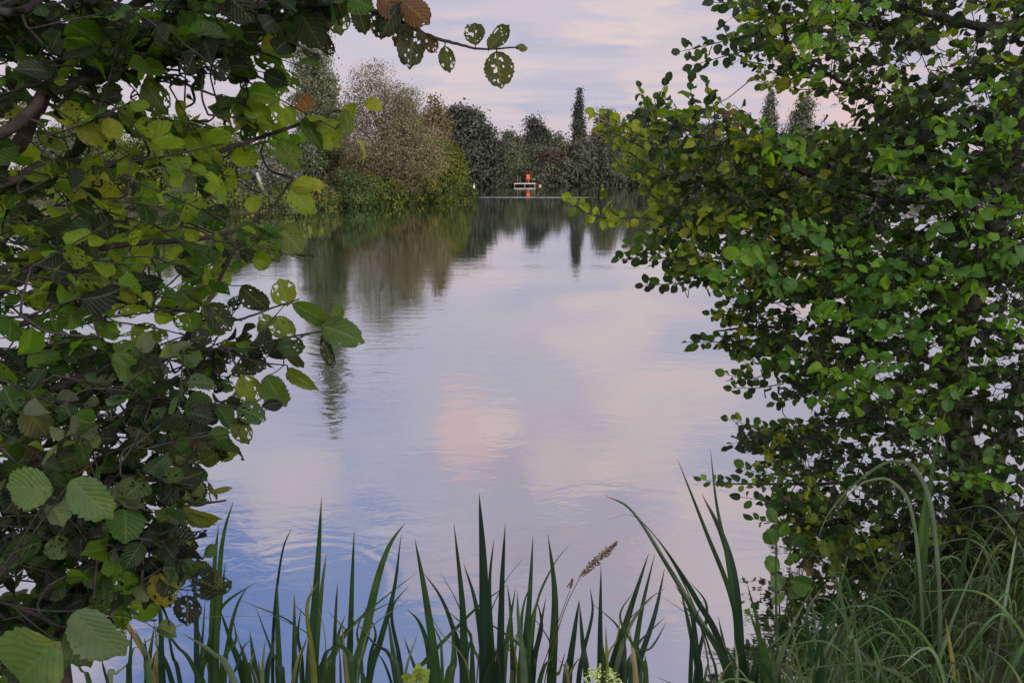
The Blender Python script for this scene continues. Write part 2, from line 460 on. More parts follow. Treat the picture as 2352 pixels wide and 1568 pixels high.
T('sallow_bush', 'rounded yellow-green bush at the very tip of the left bank', 'bush', x, 61,
  [(-.4, 0, h * .72, 1.4, 1.3, h * .28), (.6, -.2, h * .62, 1.2, 1.2, h * .3), (.95, -.5, h * .35, 1.15, 1.2, h * .32), (-.9, -.5, h * .42, 1.3, 1.2, h * .34), (0, -1, h * .28, 1.6, .9, h * .26), (.8, -.9, h * .16, 1.2, .7, .5)], 9500, .13, OLIVE, .12, 14, clump=.28, per=22)
x = at(905, 53.5); h = hgt(372, 53) - .3
T('bramble_bush', 'tan and green bush at the water below the big willow', 'bush', x, 54.2, blobs(h, 1.7, 8, z0=.08), 5000, .12, TAN + GREEN, .08, 8, clump=.28)
x = at(958, 56); h = hgt(392, 56) - .3
T('bramble_bush', 'low olive bush filling the bank left of the yellow-green tip bush', 'bush', x, 57.4, blobs(h, 1.5, 7, z0=.06), 4200, .12, OLIVE + TAN, .08, 8, clump=.26)
x = at(852, 50.5); h = hgt(398, 50.5) - .3
T('alder_bush', 'mid-green bush hanging over the water under the brown willow', 'bush', x, 51.4, blobs(h, 1.2, 7, z0=.06), 3600, .11, GREEN + OLIVE, .08, 8, clump=.26)
x = at(790, 47.5); h = hgt(382, 47.5) - .3
T('alder_bush', 'deep green rounded bush standing at the waterline left of the willow', 'bush', x, 48.6, blobs(h, 1.45, 8, z0=.06), 5200, .11, GREEN, .1, 8, clump=.28)
x = at(815, 55); h = hgt(352, 55) - .4
T('bracken_clump', 'rust-orange autumn shrub behind the deep green waterline bush', 'shrub', x, 55.5, blobs(h * .82, 1.6, 6, z0=.4), 2600, .12, [(.22, .11, .065), (.18, .11, .07), (.13, .10, .06), (.09, .10, .05)], .06, 6, clump=.3)
x = at(745, 58); h = hgt(225, 58) - .4
T('willow_tree', 'grey-olive tree in front of the tall poplar, left of the brown willow', 'tree', x, 58, blobs(h, 2.6, 10, z0=.12), 9500, .13, GREY + GREEN + BROWN[:1], .2, 20, clump=.36)
x = at(680, 50); h = hgt(300, 50) - .4
T('hazel_bush', 'grey-green bush on the left bank glimpsed beside the near leaves', 'bush', x, 51, blobs(h, 2.0, 9, z0=.06), 6200, .12, GREY + GREEN, .12, 12, clump=.32)
x = at(600, 46); h = hgt(330, 46) - .4
T('white_willow', 'silvery white-leaved willow by the water seen through the near leaves', 'tree', x, 47.5, blobs(h, 1.9, 9, z0=.10), 6200, .11, SILV, .14, 16, bark=M_PALEBARK, clump=.3)
x = at(520, 52); h = hgt(285, 52) - .4
T('hazel_bush', 'olive bush left of the silvery willow on the left bank', 'bush', x, 52, blobs(h, 2.4, 9, z0=.06), 6000, .13, OLIVE + GREY, .12, 10, clump=.34)
x = at(440, 60); h = hgt(262, 60) - .4
T('field_maple', 'low pale green tree below the bright sky gap in the near leaves', 'tree', x, 60, blobs(h, 2.6, 9, z0=.06), 6000, .15, GREEN + GREY, .14, 10, clump=.36)
x = at(330, 48); h = hgt(300, 48) - .4
T('hazel_bush', 'green bush on the left bank behind the bright backlit leaves', 'bush', x, 49, blobs(h, 2.5, 9, z0=.06), 5600, .13, GREEN + OLIVE, .12, 8, clump=.34)
x = at(210, 58); h = hgt(175, 58) - .4
T('ash_tree', 'pale yellow-green tree far left seen through gaps in the near branches', 'tree', x, 58, blobs(h, 3.2, 10, z0=.15), 6500, .15, OLIVE + GREY, .2, 12, clump=.4)
x = at(80, 46); h = hgt(280, 46) - .4
T('hazel_bush', 'dark bush at the far left end of the opposite bank', 'bush', x, 47, blobs(h, 3.0, 9, z0=.06), 5000, .14, GREEN + GREY, .14, 8, clump=.36)
# a bleached willow limb that has come down into the water
p = [U(590, 398, 45.5), U(608, 440, 45), U(640, 474, 44.4), U(668, 492, 43.9)]
p[-1][2] = -.1
root = empty('fallen_branch', (p[0][0], p[0][1], gz(p[0][0], p[0][1])), 'bleached bare limb leaning down into the water below the silvery willow', 'fallen branch')
bm_ = MB(); q = spline(p, 8); bm_.tube(q, np.linspace(.11, .04, len(q)), 7)
bm_.build('limb', M_PALEBARK, root)
bm_ = MB()
for k in range(16):
    s0 = q[rng.integers(3, len(q))]
    e = s0 + np.array((rng.uniform(.2, 1.5), rng.uniform(-.6, .3), 0)); e[2] = max(-.05, s0[2] - rng.uniform(.1, .7))
    bm_.tube(spline((s0, (s0 + e) / 2 + (0, 0, .12), e), 5), np.linspace(.018, .006, 11), 4)
bm_.build('twigs', M_PALEBARK, root)

def strip(name, label, line, n, size, tints, hmax, wid):
    P = spline(line, 12); m = MB()
    L_ = []
    for k in range(len(P)):
        hh = hmax * rng.uniform(.5, 1.2); w = wid * rng.uniform(.7, 1.3)
        L_.append((P[k, 0] + rng.normal() * wid * .3, P[k, 1] + rng.normal() * wid * .3, hh * .4, w, w * .8, hh * .6))
    crown(m, L_, n, size, tints, clump=.26 * size / .11 * .6, per=22)
    tag(m.build(name, M_FAR), label, 'undergrowth', kind='stuff')
strip('bank_undergrowth', 'tangled low growth hanging over the waterline of the left bank', [(-48, 31), (-26, 38), (-14, 44), (-12, 47), (-8, 53), (-4.2, 60), (-4.6, 62)], 26000, .12, GREEN + OLIVE + [(.10, .09, .06)], 1.5, 1.0)
# far shore, 110 to 165 m away
def far(name, label, cat, px, top, hw, D, n, tints, kind='blob', z0=.05, size=.34, clump=.75, group=None, **kw):
    x = at(px, D); h = hgt(top, D) - .5; r = hw * S / FPX * D
    lob = spire(h, r, 10, z0=z0, tip=kw.pop('tip', .12)) if kind == 'spire' else blobs(h, r, kw.pop('k', 9), z0=z0, rz=kw.pop('rz', .33))
    return T(name, label, cat, x, D, lob, int(n * 1.5), size, tints, max(.12, r * .07), 9, group, clump=clump, **kw)
x = at(1066, 122); h = hgt(205, 122) - .5; r = 66 * S / FPX * 122
T('cypress_tree', 'massive dark round-topped conifer behind the tip of the left bank', 'tree', x, 122,
  [(-2, 0, h * .80, r * .45, r * .5, h * .16), (1.5, 0, h * .78, r * .42, r * .5, h * .17), (-.3, 0, h * .88, r * .34, r * .4, h * .10), (3.2, 0, h * .60, r * .5, r * .5, h * .2), (-3.2, 0, h * .58, r * .6, r * .5, h * .22),
   (0, 0, h * .5, r * .8, r * .6, h * .24), (5.0, 0, h * .40, r * .42, r * .5, h * .22), (0, 0, h * .25, r * .95, r * .6, h * .22), (5.2, 0, h * .2, r * .45, r * .5, h * .18)], 12000, .34, DARK, .5, 10, clump=.6, per=20, shell=.6)
far('willow_bush', 'dark grey willow bush on the far shore right beside the yellow-green tip bush', 'bush', 1110, 322, 55, 131, 5200, DUSK)
far('willow_bush', 'dark willow bush with a bright green patch left of the jetty', 'bush', 1172, 345, 42, 134, 4400, DUSK + GREEN)
far('willow_bush', 'low dusky bush directly left of the jetty, overhanging the water', 'bush', 1158, 392, 36, 132, 2600, GREEN + DUSK, size=.26, clump=.5)
far('oak_tree', 'round-headed dark tree left of the pointed conifer on the far shore', 'tree', 1178, 297, 44, 150, 4600, DUSK)
far('pine_tree', 'dark conifer with a blunt pointed top in the middle of the far skyline', 'tree', 1228, 276, 40, 153, 4600, DARK, kind='spire', tip=.25)
far('oak_tree', 'broad grey-green tree right of the pointed conifer on the far skyline', 'tree', 1275, 302, 42, 150, 4600, DUSK)
far('willow_bush', 'grey-green willow bush behind the jetty', 'bush', 1232, 335, 46, 143, 4400, DUSK)
far('sallow_bush', 'reddish-brown bush right of the orange lifebuoy stand', 'bush', 1268, 345, 30, 139, 3400, [(.095, .075, .056), (.075, .065, .048), (.11, .09, .07)])
far('willow_bush', 'wide dark willow on the far shore below the slim poplar', 'bush', 1330, 318, 56, 137, 6400, DUSK + DARK)
far('willow_bush', 'dark blue-grey bush at the right end of the open far shore', 'bush', 1415, 318, 58, 137, 6000, DARK + DUSK)
far('willow_bush', 'dark far-shore bush behind the left fringe of the right alder', 'bush', 1500, 322, 58, 137, 5000, DARK + DUSK)
far('willow_bush', 'far-shore bush hidden mostly by the right alder, fourth from the jetty', 'bush', 1590, 325, 60, 138, 4000, DARK + DUSK)
far('willow_bush', 'grey far-shore bush behind the middle of the right alder', 'bush', 1700, 318, 70, 138, 4000, DUSK)
far('willow_bush', 'grey far-shore bush furthest right behind the right alder', 'bush', 1840, 315, 80, 138, 4000, DUSK)
far('poplar_tree', 'lone slim dark poplar standing above the far shore', 'tree', 1327, 206, 14, 155, 3600, DARK, kind='spire', size=.3, clump=.42, z0=.12)
far('ash_tree', 'thin grey-pink tree right of the lone slim poplar', 'tree', 1392, 246, 40, 156, 3400, BROWN + DUSK, z0=.3)
far('ash_tree', 'hazy grey tree on the far skyline behind the sunlit sprays of the right alder', 'tree', 1465, 255, 44, 158, 3400, DUSK, z0=.2)
far('poplar_tree', 'pale grey poplar far right in the sky gap of the right alder', 'tree', 1757, 212, 21, 158, 3200, GREY, kind='spire', clump=.5, z0=.12)
far('ash_tree', 'rounded pale grey tree right of the pale poplar in the sky gap', 'tree', 1838, 222, 48, 156, 4200, GREY, z0=.15)
far('oak_tree', 'broad grey-green tree left of the pale poplar, behind the right alder', 'tree', 1620, 285, 70, 152, 3600, DUSK)

strip('far_undergrowth', 'dark scrub along the foot of the far shore', [(-34, 121), (-10, 129), (3, 131.5), (10, 134.5), (30, 136.5), (70, 135)], 16000, .34, DUSK + DARK, 3.2, 2.2)
strip('far_wood', 'grey wood far off behind the trees of the far shore', [(-60, 168), (-20, 170), (20, 172), (60, 172), (120, 168)], 16000, .6, DUSK + GREY, 8.5, 5.0)
# ------------------------------------------------------------------ jetty with lifebuoy
jx0, jx1, jy = at(1180, 127.5), at(1230, 127.5), 127.5
root = empty('fishing_jetty', ((jx0 + jx1) / 2, jy, 0), 'small pale wooden jetty at the foot of the dark far bank', 'jetty')
b = MB()
nn = 16
for k in range(nn):
    b.box((jx0 + (k + .5) * (jx1 - jx0) / nn, jy, .50), ((jx1 - jx0) / nn - .015, 1.5, .05))
b.build('deck', M_DECK, root, False)
b = MB(); b.box(((jx0 + jx1) / 2, jy - .765, .42), (jx1 - jx0, .03, .2)); b.build('fascia', M_DECK, root, False)
for px in (.04, .5, .96):
    b = MB(); xx = jx0 + px * (jx1 - jx0)
    b.tube([(xx, jy - .6, -1), (xx, jy - .6, .47)], .08, 8); b.build('pile', M_POST, root)
for px, hh in ((.18, 1.35), (.29, 1.05)):
    b = MB(); xx = jx0 + px * (jx1 - jx0)
    b.tube([(xx, jy - .55, .525), (xx, jy - .55, .5 + hh)], .05, 8); b.build('mooring_post', M_POST, root)
lx = jx0 + .66 * (jx1 - jx0)
root = empty('lifebuoy_stand', (lx, jy - .1, .525), 'orange-red lifebuoy stand on the pale jetty', 'lifebuoy')
b = MB(); b.tube([(lx, jy - .1, .525), (lx, jy - .1, 1.9)], .06, 8); b.build('post', M_RED, root)
b = MB(); b.box((lx, jy - .20, 1.45), (.62, .06, .85)); b.build('backboard', M_RED, root, False)
b = MB(); th = np.linspace(0, 2 * math.pi, 25)
b.tube(np.stack((lx + 0.19 * np.cos(th), np.full(25, jy - .30), 1.55 + .19 * np.sin(th)), -1), .055, 8); b.build('ring', M_PEACH, root)
b = MB(); b.box((lx, jy - .12, 1.92), (.68, .26, .05)); b.build('hood', M_RED, root, False)
# three small red things beside the jetty
for dx, dz, lab, nm in ((at(1240, 127) - lx, .16, 'small pink float on the water at the right end of the jetty', 'float'),):
    b = MB()
    th = np.linspace(0, math.pi, 9)
    b.tube(np.stack((np.full(9, lx + dx), np.full(9, jy - .9), .10 - .2 * np.cos(th) * .8), -1), .18 * np.sin(th) + .004, 10)
    tag(b.build(nm, M_PEACH), lab, 'float')
bx = U(1089, 430, 118)
root = empty('marker_buoy', (bx[0], bx[1], 0), 'tiny white marker buoy on the water in front of the dark conifer', 'buoy')
b = MB(); th = np.linspace(0, math.pi, 9)
b.tube(np.stack((np.full(9, bx[0]), np.full(9, bx[1]), .08 - .2 * np.cos(th)), -1), .14 * np.sin(th) + .004, 10); b.build('float', M_WHITE, root)
b = MB(); b.tube([(bx[0], bx[1], .27), (bx[0], bx[1], .6)], .03, 8); b.build('staff', M_WHITE, root)

# ------------------------------------------------------------------ alder leaves
def leaf_proto(nl, nw, holes=0.0, teeth=.05, seed=0, fold=.18, bend=-.12, shape=0):
    r = np.random.default_rng(seed)
    t = np.linspace(0, 1, nl + 1)
    if shape == 0:     # round alder leaf, widest past the middle, blunt or notched tip
        w = .46 * np.sin(math.pi * np.clip(t, 0, 1) ** .92) ** .55
        w[-1] = .09; w[0] = .04
    else:
        w = .40 * np.sin(math.pi * t ** .85) ** .7
        w[-1] = .015; w[0] = .03
    uu = np.linspace(-1, 1, 2 * nw + 1)
    V = np.zeros((nl + 1, 2 * nw + 1, 3)); LUV = np.zeros_like(V)
    sx = r.uniform(-.06, .06)
    for i_, (ti, wi) in enumerate(zip(t, w)):
        tooth = 1 + (teeth if i_ % 2 else -teeth) + r.uniform(-teeth, teeth)
        xs = uu * wi * np.where(np.abs(uu) > .99, tooth, 1)
        V[i_, :, 0] = xs + sx * ti * ti
        V[i_, :, 1] = ti - .08 * np.abs(uu) ** 2 * (ti > .9)
        V[i_, :, 2] = fold * np.abs(xs) + bend * ti * ti + .045 * np.sin(ti * 8 + uu * 2.5 + seed * 1.7) * np.abs(uu) + .10 * uu * wi * np.sin(seed * 2.1) * ti
        LUV[i_, :, 0] = uu; LUV[i_, :, 1] = ti
    if holes:
        inn = V[1:-1, 1:-1]
        inn[..., :2] += r.normal(size=inn[..., :2].shape) * (.16 / nl)
    nc = 2 * nw + 1
    nh = int(round(holes * 150)); hc = np.c_[r.uniform(-.85, .85, nh), r.uniform(.1, .95, nh)]; hr = r.uniform(.015, .045, nh) * (1 + (r.random(nh) < .25))
    f = []
    for i_ in range(nl):
        for j_ in range(2 * nw):
            edge = j_ in (0, 2 * nw - 1)
            near_mid = j_ in (nw - 1, nw)
            if holes:
                uc = (j_ + .5) / nw - 1; tc_ = (i_ + .5) / nl
                dd_ = np.hypot((hc[:, 0] - uc) * .45, hc[:, 1] - tc_)
                if (dd_ < hr).any() and not (near_mid and r.random() < .6): continue
            a = i_ * nc + j_
            f.append((a, a + 1, a + nc + 1, a + nc))
    return V.reshape(-1, 3), np.array(f), LUV.reshape(-1, 3)
BIG = [leaf_proto(18, 6, h_, .05, s_, fo, be) for s_, (h_, fo, be) in enumerate([(0, .18, -.25), (.04, .15, -.4), (.08, .4, .15), (.03, -.2, -.3), (.14, .12, -.15), (0, .6, -.45), (.10, .2, .3), (.02, -.35, .15), (.05, .9, -.3), (0, .35, -.7)])]
HOLED = [leaf_proto(18, 8, h_, .04, s_ + 40, .06, -.08) for s_, h_ in enumerate((.09, .13, .07))]
SMALL = [leaf_proto(8, 3, h_, .035, s_ + 20, fo, be) for s_, (h_, fo, be) in enumerate([(0, .3, -.2), (0, .15, -.4), (.05, .45, .15), (0, -.25, -.3), (0, .6, -.5), (.08, .2, .25), (0, .5, -.2), (0, .4, -.6)])]

class Foliage:
    """leaves and their stalks for one tree: collected, then made into one part"""
    def __init__(s, protos): s.pr = protos; s.rows = []; s.stems = MB()
    def leaf(s, base, direc, nrm, length, tint, width=1.0, k=None):
        s.rows.append((base, direc, nrm, length, tint, width, rng.integers(0, len(s.pr)) if k is None else k))
    def build(s, name, mat, parent, m=None):
        m = m or MB()
        B = np.array([r[0] for r in s.rows]); D = norm(np.array([r[1] for r in s.rows])); Nn = np.array([r[2] for r in s.rows])
        Xa = norm(np.cross(D, Nn)); Nz = np.cross(Xa, D)
        Ln = np.array([r[3] for r in s.rows]); Tn = np.array([r[4] for r in s.rows]); Wd = np.array([r[5] for r in s.rows]); K = np.array([r[6] for r in s.rows])
        for k, (v, f, luv) in enumerate(s.pr):
            ix = np.where(K == k)[0]
            if not len(ix): continue
            P = (v[None, :, 0:1] * Wd[ix][:, None, None] * Xa[ix][:, None] + v[None, :, 1:2] * D[ix][:, None] + v[None, :, 2:3] * Nz[ix][:, None]) * Ln[ix][:, None, None] + B[ix][:, None]
            F = f[None] + (np.arange(len(ix)) * len(v))[:, None, None]
            m.add(P.reshape(-1, 3), F.reshape(-1, 4), np.repeat(Tn[ix], len(v), 0), np.tile(luv, (len(ix), 1)))
        return m.build(name, mat, parent)

def twig(fo, p0, d, length, n, leaf_len, tints, rad=.0022, droop=.25, face=(0, -.5, .6), spread=.9, jit=.6, stem_tint=(1, 1, 1)):
    """a leafy twig: a curved tapering stem with alternate stalked leaves"""
    d = norm(np.asarray(d, float))
    side = norm(np.cross(d, (0, 0, 1.)) + 1e-3)
    bendv = rng.normal(size=3) * .12 + (0, 0, -droop * .35)
    t = np.linspace(0, 1, 7)
    path = p0 + d * length * t[:, None] + bendv * length * (t ** 2)[:, None]
    fo.stems.tube(path, np.linspace(rad, rad * .4, 7), 4)
    cl = tints[rng.integers(0, len(tints))] if len(tints) > 1 else tints[0]
    for k in range(n):
        tt = .12 + .88 * (k + .6 * rng.random()) / n
        b = path[0] + (path[-1] - path[0]) * 0
        b = np.array([np.interp(tt, t, path[:, a]) for a in range(3)])
        dd = norm(d * rng.uniform(.2, .9) + side * (1 if k % 2 else -1) * spread * rng.uniform(.5, 1.1) + rng.normal(size=3) * jit * .5 + (0, 0, -droop))
        if k == n - 1: dd = norm(d + rng.normal(size=3) * .3)
        ln = leaf_len * rng.uniform(.45, 1.2) * (1 - .3 * (tt > .85))
        st = b + dd * ln * .22 + (0, 0, ln * .03)
        fo.stems.tube([b, (b + st) / 2 + (0, 0, ln * .02), st], [rad * .5, rad * .45, rad * .4], 3)
        nr = norm(np.asarray(face, float) + rng.normal(size=3) * jit * 1.35)
        tn = np.asarray(cl if rng.random() < .7 else tints[rng.integers(0, len(tints))]) * rng.uniform(.75, 1.25)
        fo.leaf(st, dd, nr, ln, tn, rng.uniform(.8, 1.1))
    return path
def inpoly(poly, n):
    P = np.asarray(poly, float); lo, hi = P.min(0), P.max(0); o = []
    while len(o) < n:
        q = rng.uniform(lo, hi); ins = False
        for i_ in range(len(P)):
            a, b = P[i_], P[i_ - 1]
            if (a[1] > q[1]) != (b[1] > q[1]) and q[0] < (b[0] - a[0]) * (q[1] - a[1]) / (b[1] - a[1]) + a[0]: ins = not ins
        if ins: o.append(q)
    return o
def branch_mesh(ctrl, r0, r1, parent, name='branch', n=9, wob=.0025):
    q = spline(ctrl, n)
    q[1:-1] += rng.normal(size=q[1:-1].shape) * np.minimum(wob, np.linspace(r0, r1, len(q))[1:-1, None] * .12)
    b = MB(); b.tube(q, np.linspace(r0, r1, len(q)), 7); b.build(name, M_BARK, parent)
    return q
def connect(fo, pts, starts, r0=.0035, r1=.0022):
    """fine side shoots: every leafy twig joins the nearest limb or an earlier shoot, nearest first"""
    P = np.concatenate(pts); S_ = np.array(starts)
    D = np.full(len(S_), 1e9); A = np.zeros(len(S_), int)
    for k in range(len(S_)):
        d = np.linalg.norm(P - S_[k], axis=1); A[k] = int(np.argmin(d)); D[k] = d[A[k]]
    todo = np.ones(len(S_), bool); pool = list(P)
    for _ in range(len(S_)):
        k = int(np.argmin(np.where(todo, D, 1e9))); todo[k] = False
        a, s_, dist = np.array(pool[A[k]]), S_[k], D[k]
        if dist < .012: new = [s_]
        else:
            mid = (a + s_) / 2 + rng.normal(size=3) * dist * .12 + (0, 0, -.05 * dist)
            c = spline((a, mid, s_), 5); fo.stems.tube(c, np.linspace(r0 if A[k] < len(P) else r1 * 1.15, r1, 11), 4); new = list(c[3::2])
        for q in new:
            pool.append(q); d = np.linalg.norm(S_ - q, axis=1) * 1.1; b = d < D; D[b] = d[b]; A[b] = len(pool) - 1

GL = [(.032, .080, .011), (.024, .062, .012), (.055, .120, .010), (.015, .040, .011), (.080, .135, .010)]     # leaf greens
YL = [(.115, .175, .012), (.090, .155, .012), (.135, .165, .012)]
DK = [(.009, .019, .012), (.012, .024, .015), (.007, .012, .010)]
BR = [(.065, .045, .034), (.045, .036, .028), (.075, .052, .036)]
PL = [(.070, .110, .058), (.080, .105, .065), (.050, .090, .040)]

# ---- the alder that overhangs from the left
TX, TY = -2.45, 1.55
alder = empty('alder_tree', (TX, TY, gz(TX, TY)), 'near alder on the left whose branches of large holed round leaves hang across the sky', 'tree')
z0 = gz(TX, TY)
tq = branch_mesh([(TX, TY, z0 - .15), (TX + .05, TY + .02, z0 + .9), (TX - .02, TY + .05, z0 + 1.9), (TX + .06, TY, z0 + 3.2), (TX + .1, TY + .1, z0 + 4.4)], .13, .04, alder, 'trunk', wob=.004)
fol = Foliage(BIG + HOLED)
nb = len(BIG)
limbs = []
def limb(pix, r0, r1, root_i):
    """limb from the trunk through points read off the photograph, each at its own distance"""
    pts = [U(*p_) for p_ in pix]
    q = branch_mesh([tq[root_i]] + pts, r0, r1, alder)
    limbs.append(q); return q
limb([(-250, 560, 1.6), (15, 360, 1.75), (72, 270, 1.8), (155, 145, 1.8), (300, 20, 1.85), (480, -90, 1.9)], .022, .010, 16)
limb([(-200, 330, 1.5), (115, 212, 1.6), (205, 177, 1.65), (325, 138, 1.7), (470, 133, 1.75), (600, 112, 1.8)], .014, .004, 20)
limb([(-150, 480, 1.6), (108, 381, 1.7), (290, 375, 1.75), (450, 363, 1.8), (540, 335, 1.8), (685, 285, 1.85), (765, 255, 1.9)], .012, .0026, 15)
limb([(-200, 760, 1.6), (120, 600, 1.7), (300, 560, 1.75), (480, 545, 1.8), (600, 500, 1.85), (674, 408, 1.9)], .011, .0026, 13)
limb([(-200, -60, 1.5), (150, -30, 1.55), (420, -10, 1.6), (650, 10, 1.65), (800, 12, 1.7), (900, 40, 1.7), (985, 82, 1.72), (1050, 100, 1.72), (1105, 112, 1.72), (1190, 108, 1.72)], .010, .0016, 27)
limb([(-200, 820, 1.5), (60, 740, 1.6), (220, 690, 1.65), (330, 700, 1.7), (460, 720, 1.75)], .010, .003, 12)
limb([(-150, 1000, 1.5), (150, 880, 1.5), (330, 830, 1.55), (395, 808, 1.6), (455, 735, 1.65), (497, 655, 1.7), (543, 565, 1.75), (610, 465, 1.8)], .013, .0022, 9)
limb([(455, 735, 1.65), (540, 735, 1.66), (630, 705, 1.68), (690, 686, 1.7)], .004, .0018, 12) if 0 else None
def side(pix, r0, r1):
    q = branch_mesh([U(*p_) for p_ in pix], r0, r1, alder, wob=.003); limbs.append(q); return q
side([(455, 735, 1.65), (540, 735, 1.66), (630, 705, 1.68), (688, 686, 1.7)], .0035, .0016)
side([(395, 808, 1.6), (500, 800, 1.6), (595, 788, 1.62), (690, 768, 1.65), (745, 760, 1.66)], .0042, .0016)
side([(500, 800, 1.6), (590, 830, 1.58), (660, 838, 1.56)], .0028, .0014)
side([(325, 138, 1.7), (420, 190, 1.72), (505, 222, 1.75), (585, 245, 1.78)], .004, .0016)
starts = []
def fill(poly, n, ymin, ymax, leaf_len, tints, tl=(.12, .26), nl=(4, 7), face=(0, -.45, .6), jit=.6, droop=.25, dirb=(.85, .1, .12)):
    for qx, qy in inpoly(poly, n):
        p = U(qx, qy, rng.uniform(ymin, ymax))
        d = norm(np.array(dirb) + rng.normal(size=3) * .45)
        ln = rng.uniform(*tl)
        s = p - d * ln * .55
        twig(fol, s, d, ln, int(rng.integers(nl[0], nl[1] + 1)), leaf_len, tints, face=face, jit=jit, droop=droop)
        starts.append(s)
# dark canopy along the top
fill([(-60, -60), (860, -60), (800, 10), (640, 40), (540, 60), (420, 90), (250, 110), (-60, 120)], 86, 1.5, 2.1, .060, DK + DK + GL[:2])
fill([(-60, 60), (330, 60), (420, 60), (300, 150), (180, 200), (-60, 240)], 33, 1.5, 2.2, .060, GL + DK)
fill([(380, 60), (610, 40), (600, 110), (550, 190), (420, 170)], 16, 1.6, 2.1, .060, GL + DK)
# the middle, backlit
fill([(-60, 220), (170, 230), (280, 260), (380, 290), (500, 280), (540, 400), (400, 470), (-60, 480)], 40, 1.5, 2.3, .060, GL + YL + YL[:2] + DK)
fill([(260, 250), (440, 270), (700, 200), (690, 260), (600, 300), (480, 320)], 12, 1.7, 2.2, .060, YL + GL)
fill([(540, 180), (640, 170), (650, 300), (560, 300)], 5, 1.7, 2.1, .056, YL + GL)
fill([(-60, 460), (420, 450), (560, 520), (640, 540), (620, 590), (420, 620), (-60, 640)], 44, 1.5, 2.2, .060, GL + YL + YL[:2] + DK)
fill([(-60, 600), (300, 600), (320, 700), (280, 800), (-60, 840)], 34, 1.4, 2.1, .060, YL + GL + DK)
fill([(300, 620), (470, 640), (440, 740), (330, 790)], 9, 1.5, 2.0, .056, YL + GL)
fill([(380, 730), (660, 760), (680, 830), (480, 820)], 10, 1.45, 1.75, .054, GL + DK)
# the rest of the tree, out to its trunk and up
fill([(-900, -450), (-60, -450), (-60, 820), (-650, 800)], 150, 1.5, 2.3, .062, GL + DK)
fill([(-60, -420), (700, -380), (820, -60), (-60, -60)], 60, 1.5, 2.3, .062, GL + DK)
connect(fol, limbs, starts)
# single leaves at the open edge, as they hang there
def one(b, t_, w, tint, y=1.72, k=None, ny=-.9):
    B, T_ = U(*b, y), U(*t_, y + rng.uniform(-.03, .03))
    ln = np.linalg.norm(T_ - B); ww = w / max(1e-6, math.hypot(b[0] - t_[0], b[1] - t_[1])) / .9
    nr = norm(np.array((rng.uniform(-.25, .25), ny, rng.uniform(0, .5))))
    fol.leaf(B, T_ - B, nr, ln, np.array(tint), ww, k)
    P = np.concatenate(limbs); d = np.linalg.norm(P - B, axis=1); a = P[np.argmin(d)]
    fol.stems.tube(spline((a, (a + B) / 2 + (0, 0, -.004), B), 4), np.linspace(.0016, .0011, 9), 4)
H0, H1, H2 = nb, nb + 1, nb + 2
OLV = (.040, .050, .018)
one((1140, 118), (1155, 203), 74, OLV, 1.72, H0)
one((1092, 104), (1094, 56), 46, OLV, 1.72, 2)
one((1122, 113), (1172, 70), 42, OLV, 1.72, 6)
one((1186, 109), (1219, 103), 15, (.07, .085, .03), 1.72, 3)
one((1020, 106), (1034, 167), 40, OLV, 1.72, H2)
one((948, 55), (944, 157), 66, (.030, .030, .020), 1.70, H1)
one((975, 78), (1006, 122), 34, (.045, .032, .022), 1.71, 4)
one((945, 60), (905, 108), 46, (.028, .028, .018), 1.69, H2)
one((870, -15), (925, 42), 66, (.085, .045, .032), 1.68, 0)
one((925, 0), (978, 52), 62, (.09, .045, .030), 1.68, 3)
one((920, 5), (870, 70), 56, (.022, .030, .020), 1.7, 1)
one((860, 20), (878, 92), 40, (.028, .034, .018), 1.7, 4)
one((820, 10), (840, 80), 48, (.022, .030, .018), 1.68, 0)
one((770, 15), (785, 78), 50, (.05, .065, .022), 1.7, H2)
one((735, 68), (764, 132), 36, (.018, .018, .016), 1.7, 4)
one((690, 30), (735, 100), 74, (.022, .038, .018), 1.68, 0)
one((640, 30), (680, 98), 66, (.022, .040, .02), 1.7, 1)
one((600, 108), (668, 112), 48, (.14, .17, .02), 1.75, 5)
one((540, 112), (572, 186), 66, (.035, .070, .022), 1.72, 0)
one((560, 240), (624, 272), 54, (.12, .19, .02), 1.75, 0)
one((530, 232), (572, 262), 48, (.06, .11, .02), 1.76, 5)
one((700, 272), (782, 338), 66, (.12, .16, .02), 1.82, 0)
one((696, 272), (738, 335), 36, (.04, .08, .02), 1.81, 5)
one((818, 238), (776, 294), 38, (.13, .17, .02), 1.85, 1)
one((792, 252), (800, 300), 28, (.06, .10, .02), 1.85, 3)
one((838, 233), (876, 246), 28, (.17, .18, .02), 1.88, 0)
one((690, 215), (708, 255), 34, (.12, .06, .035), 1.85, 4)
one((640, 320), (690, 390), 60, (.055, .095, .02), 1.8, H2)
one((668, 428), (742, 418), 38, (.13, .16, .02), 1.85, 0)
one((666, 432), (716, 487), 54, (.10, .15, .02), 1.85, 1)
one((382, 375), (442, 442), 64, (.085, .115, .075), 1.7, 0)
one((582, 488), (578, 444), 38, (.12, .16, .02), 1.8, 0)
one((330, 185), (385, 262), 66, (.045, .075, .02), 1.7, H2)
one((662, 700), (638, 640), 62, (.10, .13, .02), 1.7, H2)
one((412, 662), (458, 718), 52, (.045, .080, .022), 1.64, 0)
one((738, 745), (824, 778), 62, (.038, .075, .02), 1.64, 1)
one((672, 696), (765, 745), 44, (.045, .09, .02), 1.66, 5)
one((768, 738), (788, 702), 30, (.06, .10, .02), 1.66, 2)
one((742, 766), (762, 845), 28, (.012, .016, .012), 1.65, 4)
one((678, 768), (612, 734), 52, (.06, .09, .02), 1.62, H2)
one((600, 735), (596, 765), 26, (.05, .08, .02), 1.62, 3)
